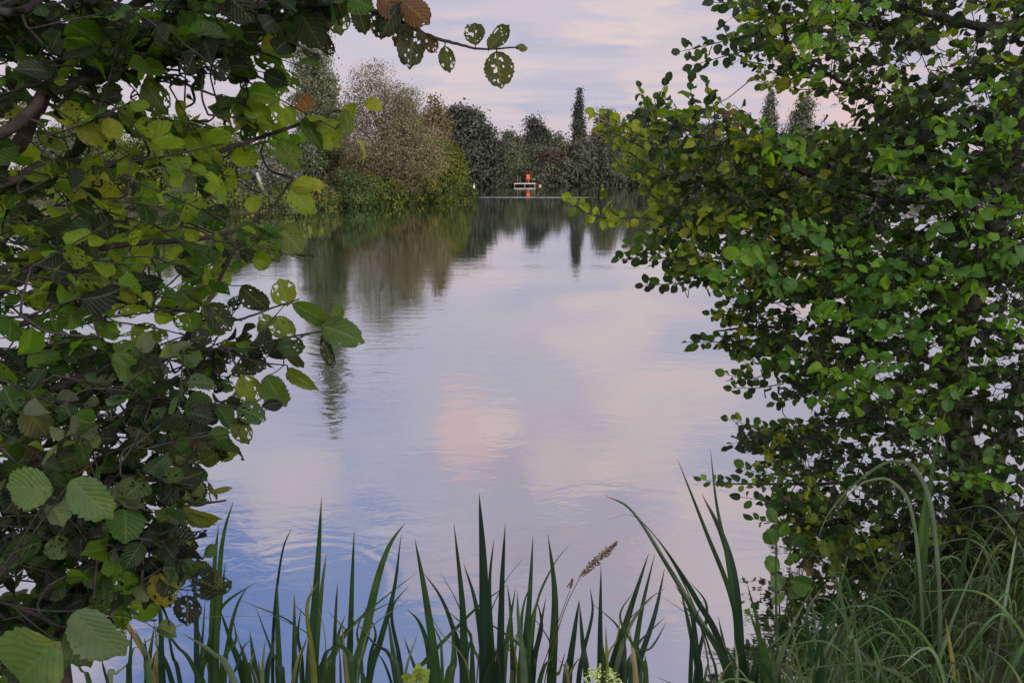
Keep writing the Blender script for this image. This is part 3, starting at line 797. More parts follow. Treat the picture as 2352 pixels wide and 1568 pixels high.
one((555, 655), (606, 718), 58, (.018, .026, .015), 1.68, 1)
one((478, 700), (530, 757), 58, (.020, .030, .016), 1.62, H0)
one((558, 860), (588, 932), 58, (.10, .13, .018), 1.52, H2)
one((612, 862), (650, 937), 66, (.045, .080, .022), 1.5, 0)
one((660, 850), (718, 888), 30, (.07, .10, .02), 1.56, 5)
one((650, 800), (690, 855), 32, (.025, .035, .018), 1.56, 3)
one((640, 520), (700, 580), 60, (.06, .08, .02), 1.8, H1)
one((590, 530), (640, 600), 56, (.035, .04, .02), 1.8, H0)
fol.stems.build('twigs', M_BARK, alder)
fol.build('foliage', M_LEAF, alder)

# ---- young alder at the lower left
SX, SY = U(130, 1620, 1.25)[:2]
shrub = empty('alder_shrub', (SX, SY, gz(SX, SY)), 'young alder shrub at the lower left with big ribbed leaves, some brown', 'shrub')
limbs = []; starts = []
fol = Foliage(BIG + HOLED)
def slimb(pix, r0, r1, name='branch'):
    q = branch_mesh([U(*p_) if len(p_) == 3 and p_[0] > -900 else p_ for p_ in pix], r0, r1, shrub, name, wob=.003); limbs.append(q); return q
b0 = np.array((SX, SY, gz(SX, SY) - .1))
q = branch_mesh([b0, U(140, 1500, 1.25), U(118, 1380, 1.27), U(120, 1240, 1.3), U(100, 1080, 1.35), U(60, 920, 1.4)], .016, .006, shrub, 'stem', wob=.003); limbs.append(q)
slimb([(120, 1240, 1.3), (190, 1170, 1.32), (280, 1120, 1.34), (400, 1080, 1.36), (480, 1010, 1.38)], .006, .002)
slimb([(118, 1380, 1.27), (230, 1300, 1.25), (330, 1220, 1.25), (420, 1165, 1.28), (520, 1148, 1.3)], .006, .0018)
slimb([(120, 1240, 1.3), (200, 1050, 1.38), (300, 960, 1.42), (420, 920, 1.45), (520, 930, 1.45)], .006, .002)
slimb([(140, 1500, 1.25), (130, 1440, 1.15), (60, 1400, 1.1), (-40, 1370, 1.05)], .005, .002)
slimb([(118, 1380, 1.27), (260, 1350, 1.22), (380, 1300, 1.22), (450, 1290, 1.24)], .005, .002)
SG = GL[:4] + PL + DK
fill([(-60, 800), (280, 800), (480, 820), (540, 900), (550, 990), (380, 960), (-60, 960)], 46, 1.3, 1.7, .054, SG + DK, (.10, .2))
fill([(-60, 940), (380, 950), (540, 960), (540, 1040), (460, 1080), (250, 1090), (-60, 1100)], 42, 1.2, 1.6, .056, SG + BR[:1], (.10, .2))
fill([(-60, 1090), (300, 1080), (420, 1090), (440, 1180), (400, 1260), (-60, 1280)], 46, 1.15, 1.5, .054, SG + DK + BR[1:2], (.08, .18))
fill([(-60, 1260), (380, 1240), (470, 1270), (450, 1360), (380, 1390), (240, 1390), (-60, 1420)], 40, 1.1, 1.45, .054, DK + SG + BR[1:2], (.08, .18))
fill([(-60, 1400), (150, 1400), (120, 1500), (-60, 1560)], 12, 1.1, 1.35, .054, SG, (.08, .15))
fill([(-380, 850), (-60, 850), (-60, 1480), (-330, 1480)], 36, 1.1, 1.5, .056, SG, (.1, .2))
connect(fol, limbs, starts, .003, .0018)
one((505, 978), (520, 1066), 48, (.03, .06, .025), 1.36, 1)
one((540, 960), (572, 1020), 44, (.05, .075, .02), 1.4, H2)
one((265, 808), (338, 898), 66, (.055, .11, .022), 1.35, 0)
one((500, 1040), (445, 1070), 40, (.05, .07, .02), 1.36, 3)
one((122, 1118), (-6, 1122), 96, (.09, .15, .05), 1.05, 0)
one((165, 1100), (252, 1192), 84, (.07, .13, .05), 1.08, 0)
one((172, 1402), (272, 1524), 116, (.085, .135, .075), 1.02, 0)
one((130, 1470), (-10, 1600), 134, (.085, .15, .045), 1.0, 0)
one((368, 1305), (382, 1398), 62, (.13, .13, .02), 1.18, H2)
one((372, 1165), (422, 1225), 54, (.085, .13, .07), 1.22, 0)
one((420, 1160), (512, 1205), 30, (.10, .12, .02), 1.26, 5)
one((425, 1170), (490, 1215), 30, (.06, .09, .03), 1.27, 5)
one((455, 1290), (510, 1350), 40, (.05, .06, .03), 1.24, H1)
one((160, 1440), (190, 1540), 70, (.04, .08, .035), 1.1, 0)
one((60, 935), (112, 1014), 64, (.065, .085, .055), 1.3, 0)
one((440, 1135), (470, 1120), 22, (.07, .085, .03), 1.28, 3)
one((480, 1130), (525, 1120), 12, (.10, .11, .03), 1.28, 3)
fol.stems.build('twigs', M_BARK, shrub)
fol.build('foliage', M_LEAF, shrub)

# ---- the alder on the right
RX, RY = U(2210, 1330, 4.4)[:2]
ralder = empty('alder_tree', (RX, RY, gz(RX, RY)), 'big leafy alder filling the right side, small dense leaves reaching over the water', 'tree')
limbs = []; starts = []
fol = Foliage(SMALL)
zr = gz(RX, RY)
tq = branch_mesh([(RX, RY, zr - .2), U(2215, 1100, 4.4), U(2190, 850, 4.4), U(2260, 600, 4.45), U(2330, 350, 4.5), U(2380, 50, 4.5), U(2400, -250, 4.5)], .10, .03, ralder, 'trunk', wob=.004)
q2 = branch_mesh([(RX + .12, RY + .05, zr - .2), U(2290, 1100, 4.5), U(2330, 900, 4.55), U(2420, 700, 4.6)], .05, .02, ralder, 'trunk', wob=.004)
limbs += [tq, q2]
def rlimb(pix, r0, r1):
    q = branch_mesh([U(*p_) for p_ in pix], r0, r1, ralder, wob=.008); limbs.append(q)
rlimb([(2260, 600, 4.45), (2230, 470, 4.2), (2100, 460, 3.9), (1950, 430, 3.8), (1800, 380, 3.8), (1650, 330, 3.8), (1560, 290, 3.8)], .026, .005)
rlimb([(2380, 50, 4.5), (2250, 60, 4.2), (2100, 20, 4.0), (1950, -20, 4.0)], .03, .010)
rlimb([(2330, 350, 4.5), (2150, 300, 4.3), (2000, 230, 4.2), (1850, 140, 4.1), (1700, 90, 4.1)], .02, .005)
rlimb([(2260, 600, 4.45), (2100, 640, 4.2), (1900, 600, 4.0), (1700, 540, 3.9), (1500, 520, 3.9)], .02, .004)
rlimb([(2190, 850, 4.4), (2050, 800, 4.2), (1900, 760, 4.0), (1750, 750, 3.9), (1640, 760, 3.9)], .02, .004)
rlimb([(2215, 1000, 4.4), (2050, 960, 4.1), (1900, 980, 4.0), (1750, 1000, 3.9)], .018, .004)
rlimb([(2215, 1150, 4.4), (2080, 1100, 4.1), (1900, 1110, 3.9), (1750, 1110, 3.8), (1640, 1110, 3.8)], .016, .003)
rlimb([(2215, 1230, 4.4), (2080, 1240, 4.1), (1950, 1260, 3.9), (1850, 1290, 3.8)], .012, .003)
rlimb([(2330, 900, 4.55), (2420, 800, 4.4), (2500, 700, 4.4)], .016, .006)
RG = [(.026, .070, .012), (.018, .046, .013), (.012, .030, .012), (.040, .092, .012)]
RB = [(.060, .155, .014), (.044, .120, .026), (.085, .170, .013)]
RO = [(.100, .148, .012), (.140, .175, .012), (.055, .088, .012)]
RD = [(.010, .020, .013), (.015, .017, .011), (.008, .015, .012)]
rf = dict(tl=(.14, .34), nl=(6, 9), face=(-.1, -.4, .65), dirb=(-.75, -.35, .15), droop=.2)
RL = .057
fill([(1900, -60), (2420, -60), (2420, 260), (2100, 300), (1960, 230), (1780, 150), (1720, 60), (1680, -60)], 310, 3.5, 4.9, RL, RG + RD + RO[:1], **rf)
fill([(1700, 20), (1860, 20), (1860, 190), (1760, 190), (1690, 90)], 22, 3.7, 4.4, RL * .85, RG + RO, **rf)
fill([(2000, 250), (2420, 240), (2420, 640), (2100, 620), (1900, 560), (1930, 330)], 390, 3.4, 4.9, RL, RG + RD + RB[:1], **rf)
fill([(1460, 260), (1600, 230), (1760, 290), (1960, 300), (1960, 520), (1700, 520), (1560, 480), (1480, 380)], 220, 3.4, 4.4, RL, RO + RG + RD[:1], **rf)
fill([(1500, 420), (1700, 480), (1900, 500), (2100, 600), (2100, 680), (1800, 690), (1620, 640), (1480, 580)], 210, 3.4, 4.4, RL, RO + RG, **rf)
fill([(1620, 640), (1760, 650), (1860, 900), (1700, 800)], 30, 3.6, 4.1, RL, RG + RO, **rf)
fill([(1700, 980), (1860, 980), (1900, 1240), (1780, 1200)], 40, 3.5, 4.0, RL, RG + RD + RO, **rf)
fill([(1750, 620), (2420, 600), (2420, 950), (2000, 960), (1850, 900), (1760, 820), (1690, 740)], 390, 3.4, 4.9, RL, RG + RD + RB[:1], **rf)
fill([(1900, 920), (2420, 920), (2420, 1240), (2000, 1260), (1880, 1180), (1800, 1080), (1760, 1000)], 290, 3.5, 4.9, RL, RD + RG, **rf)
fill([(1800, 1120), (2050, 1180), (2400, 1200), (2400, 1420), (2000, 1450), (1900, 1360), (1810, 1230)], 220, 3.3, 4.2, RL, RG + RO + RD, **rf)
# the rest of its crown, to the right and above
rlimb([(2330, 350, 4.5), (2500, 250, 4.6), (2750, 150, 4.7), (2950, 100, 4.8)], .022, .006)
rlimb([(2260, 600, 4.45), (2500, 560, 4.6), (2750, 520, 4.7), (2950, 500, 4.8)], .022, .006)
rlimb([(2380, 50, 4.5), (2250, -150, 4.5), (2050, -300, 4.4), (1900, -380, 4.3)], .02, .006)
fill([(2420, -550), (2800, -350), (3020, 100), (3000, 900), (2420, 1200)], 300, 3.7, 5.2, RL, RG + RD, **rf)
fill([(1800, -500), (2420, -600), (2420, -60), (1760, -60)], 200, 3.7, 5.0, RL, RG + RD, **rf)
# sprays of leaves toward the viewer, caught light put into their brighter tint
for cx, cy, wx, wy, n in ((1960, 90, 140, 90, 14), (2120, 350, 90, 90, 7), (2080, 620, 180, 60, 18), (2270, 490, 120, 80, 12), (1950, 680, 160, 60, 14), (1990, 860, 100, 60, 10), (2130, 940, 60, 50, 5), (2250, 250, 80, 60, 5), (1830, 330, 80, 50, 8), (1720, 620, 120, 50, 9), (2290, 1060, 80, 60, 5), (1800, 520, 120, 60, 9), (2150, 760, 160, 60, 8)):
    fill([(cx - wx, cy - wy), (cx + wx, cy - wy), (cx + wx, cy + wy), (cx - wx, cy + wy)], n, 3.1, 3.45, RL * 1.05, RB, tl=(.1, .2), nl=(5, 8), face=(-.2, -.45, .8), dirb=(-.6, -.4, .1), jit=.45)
# open sprays along the edge: stem from inside to tip, leaves along it
def spray(pix, y, n, tints, ln=RL * .85):
    q = spline([U(a, b, y) for a, b in pix], 8)
    fol.stems.tube(q, np.linspace(.0035, .0014, len(q)), 5)
    limbs.append(q[:2]); starts.append(q[0])
    n = int(n * 1.5)
    for k in range(n):
        tt = (k + .5) / n * .98 + .02
        jx = min(len(q) - 2, int(tt * (len(q) - 1)))
        b = q[jx] + (q[jx + 1] - q[jx]) * (tt * (len(q) - 1) - jx)
        d = norm(q[jx + 1] - q[jx])
        up = np.array((0, 0, 1.)) * (1 if k % 2 else -1)
        dd = norm(d * .6 + up * .75 + rng.normal(size=3) * .35)
        if k == n - 1: dd = d
        l_ = ln * rng.uniform(.65, 1.15)
        st = b + dd * l_ * .2
        fol.stems.tube([b, (b + st) / 2, st], .0011, 3)
        fol.leaf(st, dd, norm(np.array((0, -.9, .45)) + rng.normal(size=3) * .5), l_, np.array(tints[rng.integers(0, len(tints))]) * rng.uniform(.8, 1.2), rng.uniform(.75, 1.05))
SH = RG[:3] + RD[:1]
for pix, y, n, tn in (
    ([(1740, 20), (1690, 8), (1640, 5)], 3.9, 7, SH), ([(1780, 70), (1680, 90), (1620, 105), (1562, 118)], 3.9, 13, SH), ([(1740, 110), (1660, 130), (1590, 150)], 3.95, 10, SH),
    ([(1760, 150), (1700, 130), (1660, 60)], 4, 9, SH), ([(1850, 170), (1780, 190), (1735, 185)], 3.9, 9, RO), ([(1900, 200), (1840, 205), (1790, 190)], 3.9, 8, RO),
    ([(1600, 300), (1590, 230), (1580, 165)], 3.7, 10, RG), ([(1640, 320), (1640, 250), (1620, 190)], 3.7, 9, RO + RG), ([(1560, 330), (1500, 270), (1470, 200)], 3.7, 12, RG + RO), ([(1560, 300), (1510, 240), (1530, 190)], 3.75, 9, SH),
    ([(1700, 330), (1700, 280), (1655, 235)], 3.8, 8, RO + BR), ([(1500, 330), (1440, 290), (1365, 258)], 3.7, 11, RO), ([(1480, 340), (1420, 310), (1372, 300)], 3.7, 9, RO), ([(1530, 400), (1460, 360), (1405, 325)], 3.65, 10, RO),
    ([(1520, 420), (1460, 390), (1420, 380)], 3.65, 9, RO), ([(1540, 520), (1480, 500), (1400, 500), (1350, 490), (1312, 462)], 3.6, 20, RO), ([(1440, 505), (1400, 480), (1385, 445)], 3.6, 7, RO),
    ([(1560, 480), (1500, 450), (1490, 430)], 3.6, 8, RO), ([(1600, 560), (1520, 550), (1440, 565)], 3.7, 13, RG), ([(1600, 600), (1500, 590), (1422, 595)], 3.75, 13, SH), ([(1640, 640), (1550, 650), (1478, 655)], 3.75, 13, SH), ([(1700, 640), (1620, 640), (1540, 620)], 3.8, 10, SH),
    ([(1760, 740), (1680, 735), (1630, 720)], 3.8, 10, SH), ([(1720, 780), (1640, 785), (1578, 785)], 3.75, 11, SH), ([(1780, 790), (1700, 800), (1650, 770)], 3.8, 10, SH), ([(1780, 850), (1720, 870), (1665, 858)], 3.75, 10, RG),
    ([(1800, 880), (1740, 890), (1680, 890)], 3.75, 9, SH), ([(1880, 900), (1820, 915), (1780, 925)], 3.75, 9, SH), ([(1860, 1000), (1760, 985), (1672, 962)], 3.75, 13, SH + RO[:1]), ([(1880, 1030), (1800, 1010), (1720, 1010)], 3.75, 10, RG),
    ([(1880, 970), (1830, 980), (1790, 985)], 3.75, 7, RG), ([(1860, 1110), (1760, 1090), (1700, 1070)], 3.65, 10, RG), ([(1800, 1110), (1700, 1110), (1610, 1100)], 3.6, 13, SH + RO[:1]), ([(1860, 1150), (1780, 1150), (1700, 1140)], 3.6, 10, SH + BR[:1]),
    ([(1880, 1190), (1800, 1200), (1730, 1190)], 3.6, 10, RG), ([(1900, 1260), (1840, 1250), (1790, 1230)], 3.5, 9, RG + RO)):
    spray(pix, y, n, tn)
connect(fol, limbs, starts, .0036, .0022)
fol.stems.build('twigs', M_BARK, ralder)
fol.build('foliage', M_LEAF2, ralder)

# ---- a thin sapling in front of it
PX, PY = U(1790, 1500, 3.0)[:2]
sap = empty('alder_sapling', (PX, PY, gz(PX, PY)), 'slender sapling with a string of round leaves in front of the right alder', 'sapling')
fol = Foliage(SMALL); limbs = []; starts = []
q = branch_mesh([(PX, PY, gz(PX, PY) - .1), U(1790, 1420, 3.0), U(1785, 1300, 3.0), U(1782, 1180, 3.0)], .005, .002, sap, 'stem', wob=.002); limbs.append(q)
q = branch_mesh([U(1800, 1440, 3.0), U(1812, 1340, 2.95), U(1818, 1220, 2.95)], .003, .0015, sap, 'stem', wob=.002); limbs.append(q)
for b, t_, w, tn in (((1784, 1200), (1770, 1170), 22, RG[0]), ((1785, 1230), (1808, 1195), 26, RG[3]), ((1782, 1250), (1765, 1225), 26, RG[0]), ((1815, 1250), (1845, 1225), 32, RG[1]), ((1812, 1270), (1830, 1300), 30, RG[0]),
                     ((1790, 1310), (1765, 1280), 36, RG[3]), ((1815, 1330), (1860, 1345), 38, RG[0]), ((1812, 1350), (1850, 1375), 36, PL[2]), ((1796, 1350), (1775, 1320), 36, PL[2]), ((1850, 1300), (1868, 1325), 20, BR[0]), ((1795, 1380), (1770, 1360), 30, PL[0])):
    one(b, t_, w, tn, 2.97, int(rng.integers(0, 6)))
for q in range(len(fol.stems.t)): fol.stems.t[q] = np.broadcast_to((.05, .07, .03), fol.stems.v[q].shape)
fol.build('foliage', M_LEAF2, sap, fol.stems)

# ------------------------------------------------------------------ iris, sedge and grass at the near edge
def blade(mb, ctrl, w, tint, fold=.22, tw=0.0, taper=1.6, view=True, nseg=7, base_w=.8):
    """one sword leaf: a keeled ribbon along a curve from base to tip"""
    q = spline(ctrl, nseg); m = len(q)
    T_ = norm(np.gradient(q, axis=0))
    t = np.linspace(0, 1, m)
    side = np.cross(T_, np.array((0, 1., .35)))          # broad side roughly to the open water, as a fan of iris stands
    side = norm(side)
    nr = np.cross(side, T_)
    ang = tw + .5 * tw * t
    side2 = side * np.cos(ang)[:, None] + nr * np.sin(ang)[:, None]
    nr2 = np.cross(side2, T_)
    hw = .5 * w * np.minimum(1, (base_w + (1 - base_w) * t / .3)) * (1 - t ** taper * 1.0) ** .85 + .0004
    rows = []
    for k_, o_ in ((-1, 0), (-.5, -.5), (0, -1), (.5, -.5), (1, 0)):
        rows.append(q + side2 * (hw * k_)[:, None] + nr2 * (hw * o_ * fold)[:, None])
    V = np.stack(rows, 1)
    i_ = np.arange(m - 1)[:, None] * 5; j_ = np.arange(4)[None]
    F = np.stack((i_ + j_, i_ + j_ + 1, i_ + 5 + j_ + 1, i_ + 5 + j_), -1).reshape(-1, 4)
    tn = np.asarray(tint, float)
    Tn = tn[None, None] * (1 + .22 * np.array((0, -.6, .6, -.4, .2)))[None, :, None] * (1 + .12 * np.sin(np.arange(m) * 1.3))[:, None, None]
    tipf = np.clip((t - (.95 - min(.07, .2 * abs(tw)))) / .07, 0, 1)[:, None, None]
    Tn = Tn * (1 - tipf) + np.array((.12, .085, .04)) * tipf
    mb.add(V.reshape(-1, 3), F, Tn.reshape(-1, 3))
IG = [(.013, .034, .016), (.018, .044, .017), (.010, .025, .017), (.026, .058, .017)]
IP = [(.070, .105, .068), (.085, .110, .072)]
Z7 = lambda zx, zy: (658.6 + zx * .4, 1034.9 + zy * .4)       # enlargements I measured in, turned into the 2352 px view
Z6 = lambda zx, zy: (1411.2 + zx * .58, 658.6 + zy * .58)
Z3 = lambda zx, zy: (zx * .36, 1034.9 + zy * .36)
def iris(label, cat, name, y, leaves, zf, group=None):
    """leaves: list of (points tip..base, width in px of the enlargement, tint)"""
    k = {Z7: .4, Z6: .58, Z3: .36}.get(zf, 1.0)
    bx_, by_, made = [], [], []
    for li, (pts, w, tint) in enumerate(leaves):
        yy = y + (li % 3 - 1) * .035
        lean = rng.uniform(-.12, .1)
        n_ = len(pts)
        C = [U(*zf(*p_), yy + lean * (1 - i_ / max(1, n_ - 1))) for i_, p_ in enumerate(pts)]
        b = C[-1].copy(); prev = C[-2]
        dxy = (b - prev); dz = min(-.05, dxy[2])
        g_ = min(gz(b[0], b[1]), .1)
        slope = np.clip(dxy[:2] / dz, -.55, .55)
        drop = max(.05, b[2] - g_)
        foot = np.array((b[0] - slope[0] * drop * .45, b[1] - slope[1] * drop * .2, g_ - .04))
        C.append(foot)
        made.append((C[::-1], 1.25 * w * k * S / FPX * yy, tint))
        bx_.append(foot[0]); by_.append(foot[1])
    root = empty(name, (np.mean(bx_), np.mean(by_), gz(np.mean(bx_), np.mean(by_))), label, cat, group)
    for C, w, tint in made:
        b = MB(); blade(b, C, w, np.asarray(tint) * rng.uniform(.85, 1.15), tw=rng.uniform(-.35, .35))
        b.build('leaf', M_BLADE, root)
    return root
a, b_, c_, d_ = IG
p1, p2 = IP
G = 'irises along the near edge of the water'
iris('tallest iris clump left of centre, a shorter blade leaning on the straight one', 'iris', 'iris_plant', 2.45, [([(200, 260), (175, 700), (130, 1334)], 55, a), ([(228, 585), (195, 850), (160, 1334)], 40, b_), ([(42, 830), (45, 1334)], 45, c_)], Z7, G)
iris('single upright iris blade standing alone right of the tallest left clump', 'iris', 'iris_plant', 2.5, [([(388, 440), (372, 850), (360, 1334)], 42, b_)], Z7, G)
iris('iris with one broad blade curving over to the right and a straight partner', 'iris', 'iris_plant', 2.4, [([(680, 410), (590, 540), (520, 740), (450, 1050), (385, 1334)], 58, d_), ([(658, 470), (615, 800), (540, 1080), (470, 1334)], 42, a), ([(755, 690), (560, 840), (430, 950), (270, 1120), (200, 1250)], 26, b_)], Z7, G)
iris('iris fan leaning left of the centre clump, with an arched and a bent blade', 'iris', 'iris_plant', 2.42, [([(735, 500), (800, 850), (865, 1334)], 58, b_), ([(780, 690), (880, 830), (950, 1000), (1010, 1250)], 36, c_), ([(690, 905), (760, 980), (810, 1120), (830, 1334)], 40, a), ([(670, 1060), (740, 1250), (780, 1334)], 36, c_), ([(580, 940), (610, 1150), (640, 1334)], 40, b_)], Z7, G)
iris('dense iris clump at centre with the highest broad blade in the middle of the edge', 'iris', 'iris_plant', 2.4, [([(1105, 240), (1130, 700), (1140, 1334)], 78, c_), ([(960, 410), (1010, 900), (1020, 1334)], 60, a), ([(1015, 640), (1090, 900), (1140, 1334)], 42, b_), ([(1255, 410), (1235, 800), (1225, 1334)], 52, c_), ([(1190, 500), (1165, 800), (1190, 1334)], 32, a), ([(1270, 765), (1100, 890), (930, 1060), (800, 1200), (720, 1334)], 32, d_), ([(1315, 780), (1270, 1050), (1240, 1334)], 42, b_), ([(970, 1010), (1080, 1150), (1170, 1300), (1200, 1400)], 45, p1), ([(950, 980), (960, 1200), (930, 1334)], 60, d_)], Z7, G)
iris('iris pair just left of the brown seed head, one blade leaning each way', 'iris', 'iris_plant', 2.45, [([(1415, 480), (1390, 900), (1350, 1334)], 52, a), ([(1500, 470), (1540, 850), (1520, 1334)], 62, b_), ([(1490, 830), (1440, 1100), (1400, 1334)], 46, c_), ([(1520, 680), (1450, 830), (1410, 1000), (1380, 1334)], 24, d_), ([(1350, 900), (1310, 1150), (1290, 1334)], 26, p2)], Z7, G)
iris('small iris of two short blades forming a peak below the brown seed head', 'iris', 'iris_plant', 2.35, [([(1680, 850), (1650, 1050), (1615, 1334)], 46, c_), ([(1680, 860), (1700, 1100), (1725, 1334)], 46, a), ([(1600, 1150), (1560, 1280), (1520, 1334)], 30, b_)], Z7, G)
iris('lone thin upright iris blade right of the brown seed head', 'iris', 'iris_plant', 2.45, [([(1805, 650), (1800, 1000), (1800, 1334)], 42, c_)], Z7, G)
iris('iris fan of three parallel blades leaning right, right of the seed head', 'iris', 'iris_plant', 2.42, [([(2080, 580), (1960, 950), (1850, 1334)], 62, a), ([(2115, 580), (2030, 950), (1980, 1334)], 52, b_), ([(2170, 670), (2110, 950), (1990, 1334)], 40, c_), ([(2180, 780), (2060, 870), (1950, 1050), (1880, 1334)], 36, p1)], Z7, G)
iris('iris with two very long blades arching far over to the left across the water', 'iris', 'iris_plant', 2.5, [([(1820, 250), (1990, 350), (2200, 680), (2352, 940), (2520, 1250)], 36, a), ([(2130, 500), (2230, 650), (2352, 850), (2500, 1150)], 38, c_), ([(2260, 790), (2310, 1000), (2370, 1334)], 40, b_)], Z7, G)
iris('tall narrow-bladed iris at right of the arching blades, three tips high over the water', 'iris', 'iris_plant', 2.6, [([(250, 680), (360, 960), (470, 1250), (520, 1568)], 26, a), ([(380, 640), (405, 860), (450, 1090), (490, 1400), (500, 1568)], 24, b_), ([(345, 815), (430, 990), (480, 1200), (500, 1568)], 46, c_), ([(525, 1170), (570, 1350), (590, 1568)], 24, d_), ([(410, 1300), (440, 1450), (450, 1568)], 30, a)], Z6, G)
iris('iris with two broad blades leaning right in front of the sapling', 'iris', 'iris_plant', 2.45, [([(800, 1165), (700, 1350), (630, 1568)], 42, p1), ([(885, 1150), (830, 1350), (790, 1568)], 32, a), ([(640, 880), (640, 1250), (650, 1568)], 16, b_), ([(900, 1330), (830, 1450), (770, 1568)], 30, p2)], Z6, G)
iris('tall bright green iris clump standing at the foot of the right alder', 'iris', 'iris_plant', 2.9, [([(1315, 480), (1262, 700), (1225, 1100), (1215, 1400)], 38, d_), ([(1240, 770), (1212, 1000), (1205, 1400)], 34, (.06, .11, .03)), ([(1275, 920), (1268, 1150), (1240, 1450)], 36, a), ([(1430, 890), (1380, 1100), (1320, 1400)], 34, b_), ([(1195, 960), (1200, 1200), (1215, 1450)], 26, (.07, .12, .03))], Z6, G)
iris('iris with blades folded over to the right beside the lower left shrub', 'iris', 'iris_plant', 2.25, [([(1490, 315), (1430, 520), (1400, 800), (1380, 1482)], 44, d_), ([(1395, 460), (1365, 800), (1350, 1482)], 46, b_), ([(1440, 700), (1405, 1000), (1370, 1482)], 40, a), ([(1210, 600), (1250, 1000), (1262, 1482)], 46, c_), ([(1310, 940), (1285, 1300), (1275, 1482)], 30, a)], Z3, G)
iris('thin iris blade with a fine pointed tip left of the tallest left clump', 'iris', 'iris_plant', 2.5, [([(1860, 490), (1800, 650), (1750, 1050), (1740, 1482)], 24, c_)], Z3, G)
iris('short iris with a blunt curled tip between the shrub and the tall left clump', 'iris', 'iris_plant', 2.35, [([(1580, 860), (1510, 990), (1460, 1200), (1430, 1482)], 32, b_), ([(1400, 1000), (1480, 1230), (1560, 1482)], 50, a), ([(1510, 1160), (1560, 1330), (1600, 1482)], 34, d_), ([(1640, 1185), (1560, 1240), (1500, 1400), (1470, 1482)], 22, c_)], Z3, G)
iris('iris with a left-leaning blade and a short upright one below the ripple rings', 'iris', 'iris_plant', 2.4, [([(1630, 990), (1730, 1260), (1810, 1482)], 42, b_), ([(1880, 910), (1885, 1482)], 40, a), ([(1640, 1260), (1670, 1482)], 30, p1), ([(2160, 1250), (2120, 1360), (2090, 1482)], 40, d_)], Z3, G)
iris('iris with pale folded blades drooping at the lower left below the shrub', 'iris', 'iris_plant', 2.1, [([(1000, 1080), (1120, 1230), (1280, 1482)], 42, b_), ([(1160, 1160), (1350, 1280), (1500, 1482)], 46, p1), ([(980, 1200), (1100, 1482)], 42, c_), ([(840, 1130), (830, 1340), (825, 1482)], 40, a), ([(860, 1130), (930, 1300), (960, 1482)], 50, d_), ([(990, 1310), (960, 1400), (940, 1482)], 40, a), ([(1050, 1000), (1100, 1300), (1150, 1482)], 30, c_)], Z3, G)
iris('dark iris stub at the lower left corner under the largest shrub leaves', 'iris', 'iris_plant', 2.0, [([(660, 1310), (690, 1482)], 36, c_), ([(450, 1280), (520, 1400), (580, 1520)], 50, d_), ([(840, 1340), (740, 1420), (700, 1500)], 40, p2)], Z3, G)
# thin stray grasses, each its own plant
def stray(label, pts, zf, w, y, tint):
    iris(label, 'grass', 'grass_stem', y, [(pts, w, tint)], zf, 'stray grass stems among the irises')
stray('pale thin grass stem arching over the water below the ripple rings', [(1950, 1045), (1600, 1052), (1300, 1062), (1100, 1130), (900, 1240), (820, 1400)], Z3, 12, 2.1, p2)
stray('fine dry stem leaning right above the left-leaning iris', [(1860, 490), (1830, 560), (1795, 660), (1900, 730), (1960, 800)][::-1][0:1] + [(2060, 1100), (2080, 1300), (2090, 1482)], Z3, 8, 2.5, (.10, .10, .06))
stray('thin grass crossing behind the centre clump to the upper right', [(1360, 610), (1260, 740), (1180, 900), (1120, 1100), (1090, 1334)], Z7, 8, 2.5, p2)
stray('thin grass bending right beside the iris pair', [(1620, 540), (1540, 640), (1450, 820), (1420, 1000), (1400, 1334)], Z7, 12, 2.5, a)
stray('thin dark grass stem left of the centre clump, leaning left', [(880, 690), (970, 850), (1030, 1000), (1100, 1200), (1150, 1334)], Z7, 10, 2.5, c_)
stray('fine grass bending over to the left from the long arching iris', [(1815, 400), (1900, 375), (1985, 370), (2100, 470), (2250, 700), (2400, 1100)], Z7, 9, 2.52, (.08, .08, .05))
stray('long pale grass leaf arching down to the left before the right alder', [(795, 1040), (830, 930), (900, 830), (1000, 740), (1095, 690), (1190, 720), (1260, 900), (1290, 1300)], Z6, 17, 2.7, p1)
stray('second pale grass leaf crossing the arched one before the right alder', [(890, 865), (950, 800), (1010, 765), (1100, 770), (1180, 900), (1220, 1300)], Z6, 14, 2.75, p1)
stray('pale straight grass stem slanting up right at the foot of the right alder', [(1482, 980), (1400, 1170), (1330, 1340), (1280, 1480)], Z6, 14, 2.6, p2)
stray('broad pale grass blade arching flat over the bank at lower right', [(700, 1560), (780, 1510), (880, 1495), (1010, 1490), (1120, 1530), (1200, 1620)], Z6, 22, 2.3, p1)
stray('yellowing grass blade standing on the bank at lower right', [(1310, 1310), (1330, 1420), (1345, 1568)], Z6, 26, 2.4, (.17, .15, .05))

for k in range(95):
    x_ = rng.uniform(330, 1900); t_ = rng.uniform(1330, 1530); sl = rng.normal() * 60; cv = rng.normal() * 45
    iris('thin grass stem standing among the irises at the bottom edge', 'grass', 'grass_stem', rng.uniform(2.2, 2.6),
         [([(x_ + sl + cv, t_), (x_ + sl * .6, t_ + 60), (x_ + sl * .2, 1500), (x_, 1568)] if t_ < 1430 else [(x_ + sl * .5, t_), (x_, 1568)], rng.uniform(5, 22), (IG + IG + IP[:1] + [(.15, .115, .055), (.10, .11, .03)])[k % 11])], lambda *a_: a_, 'thin grass stems at the bottom edge')
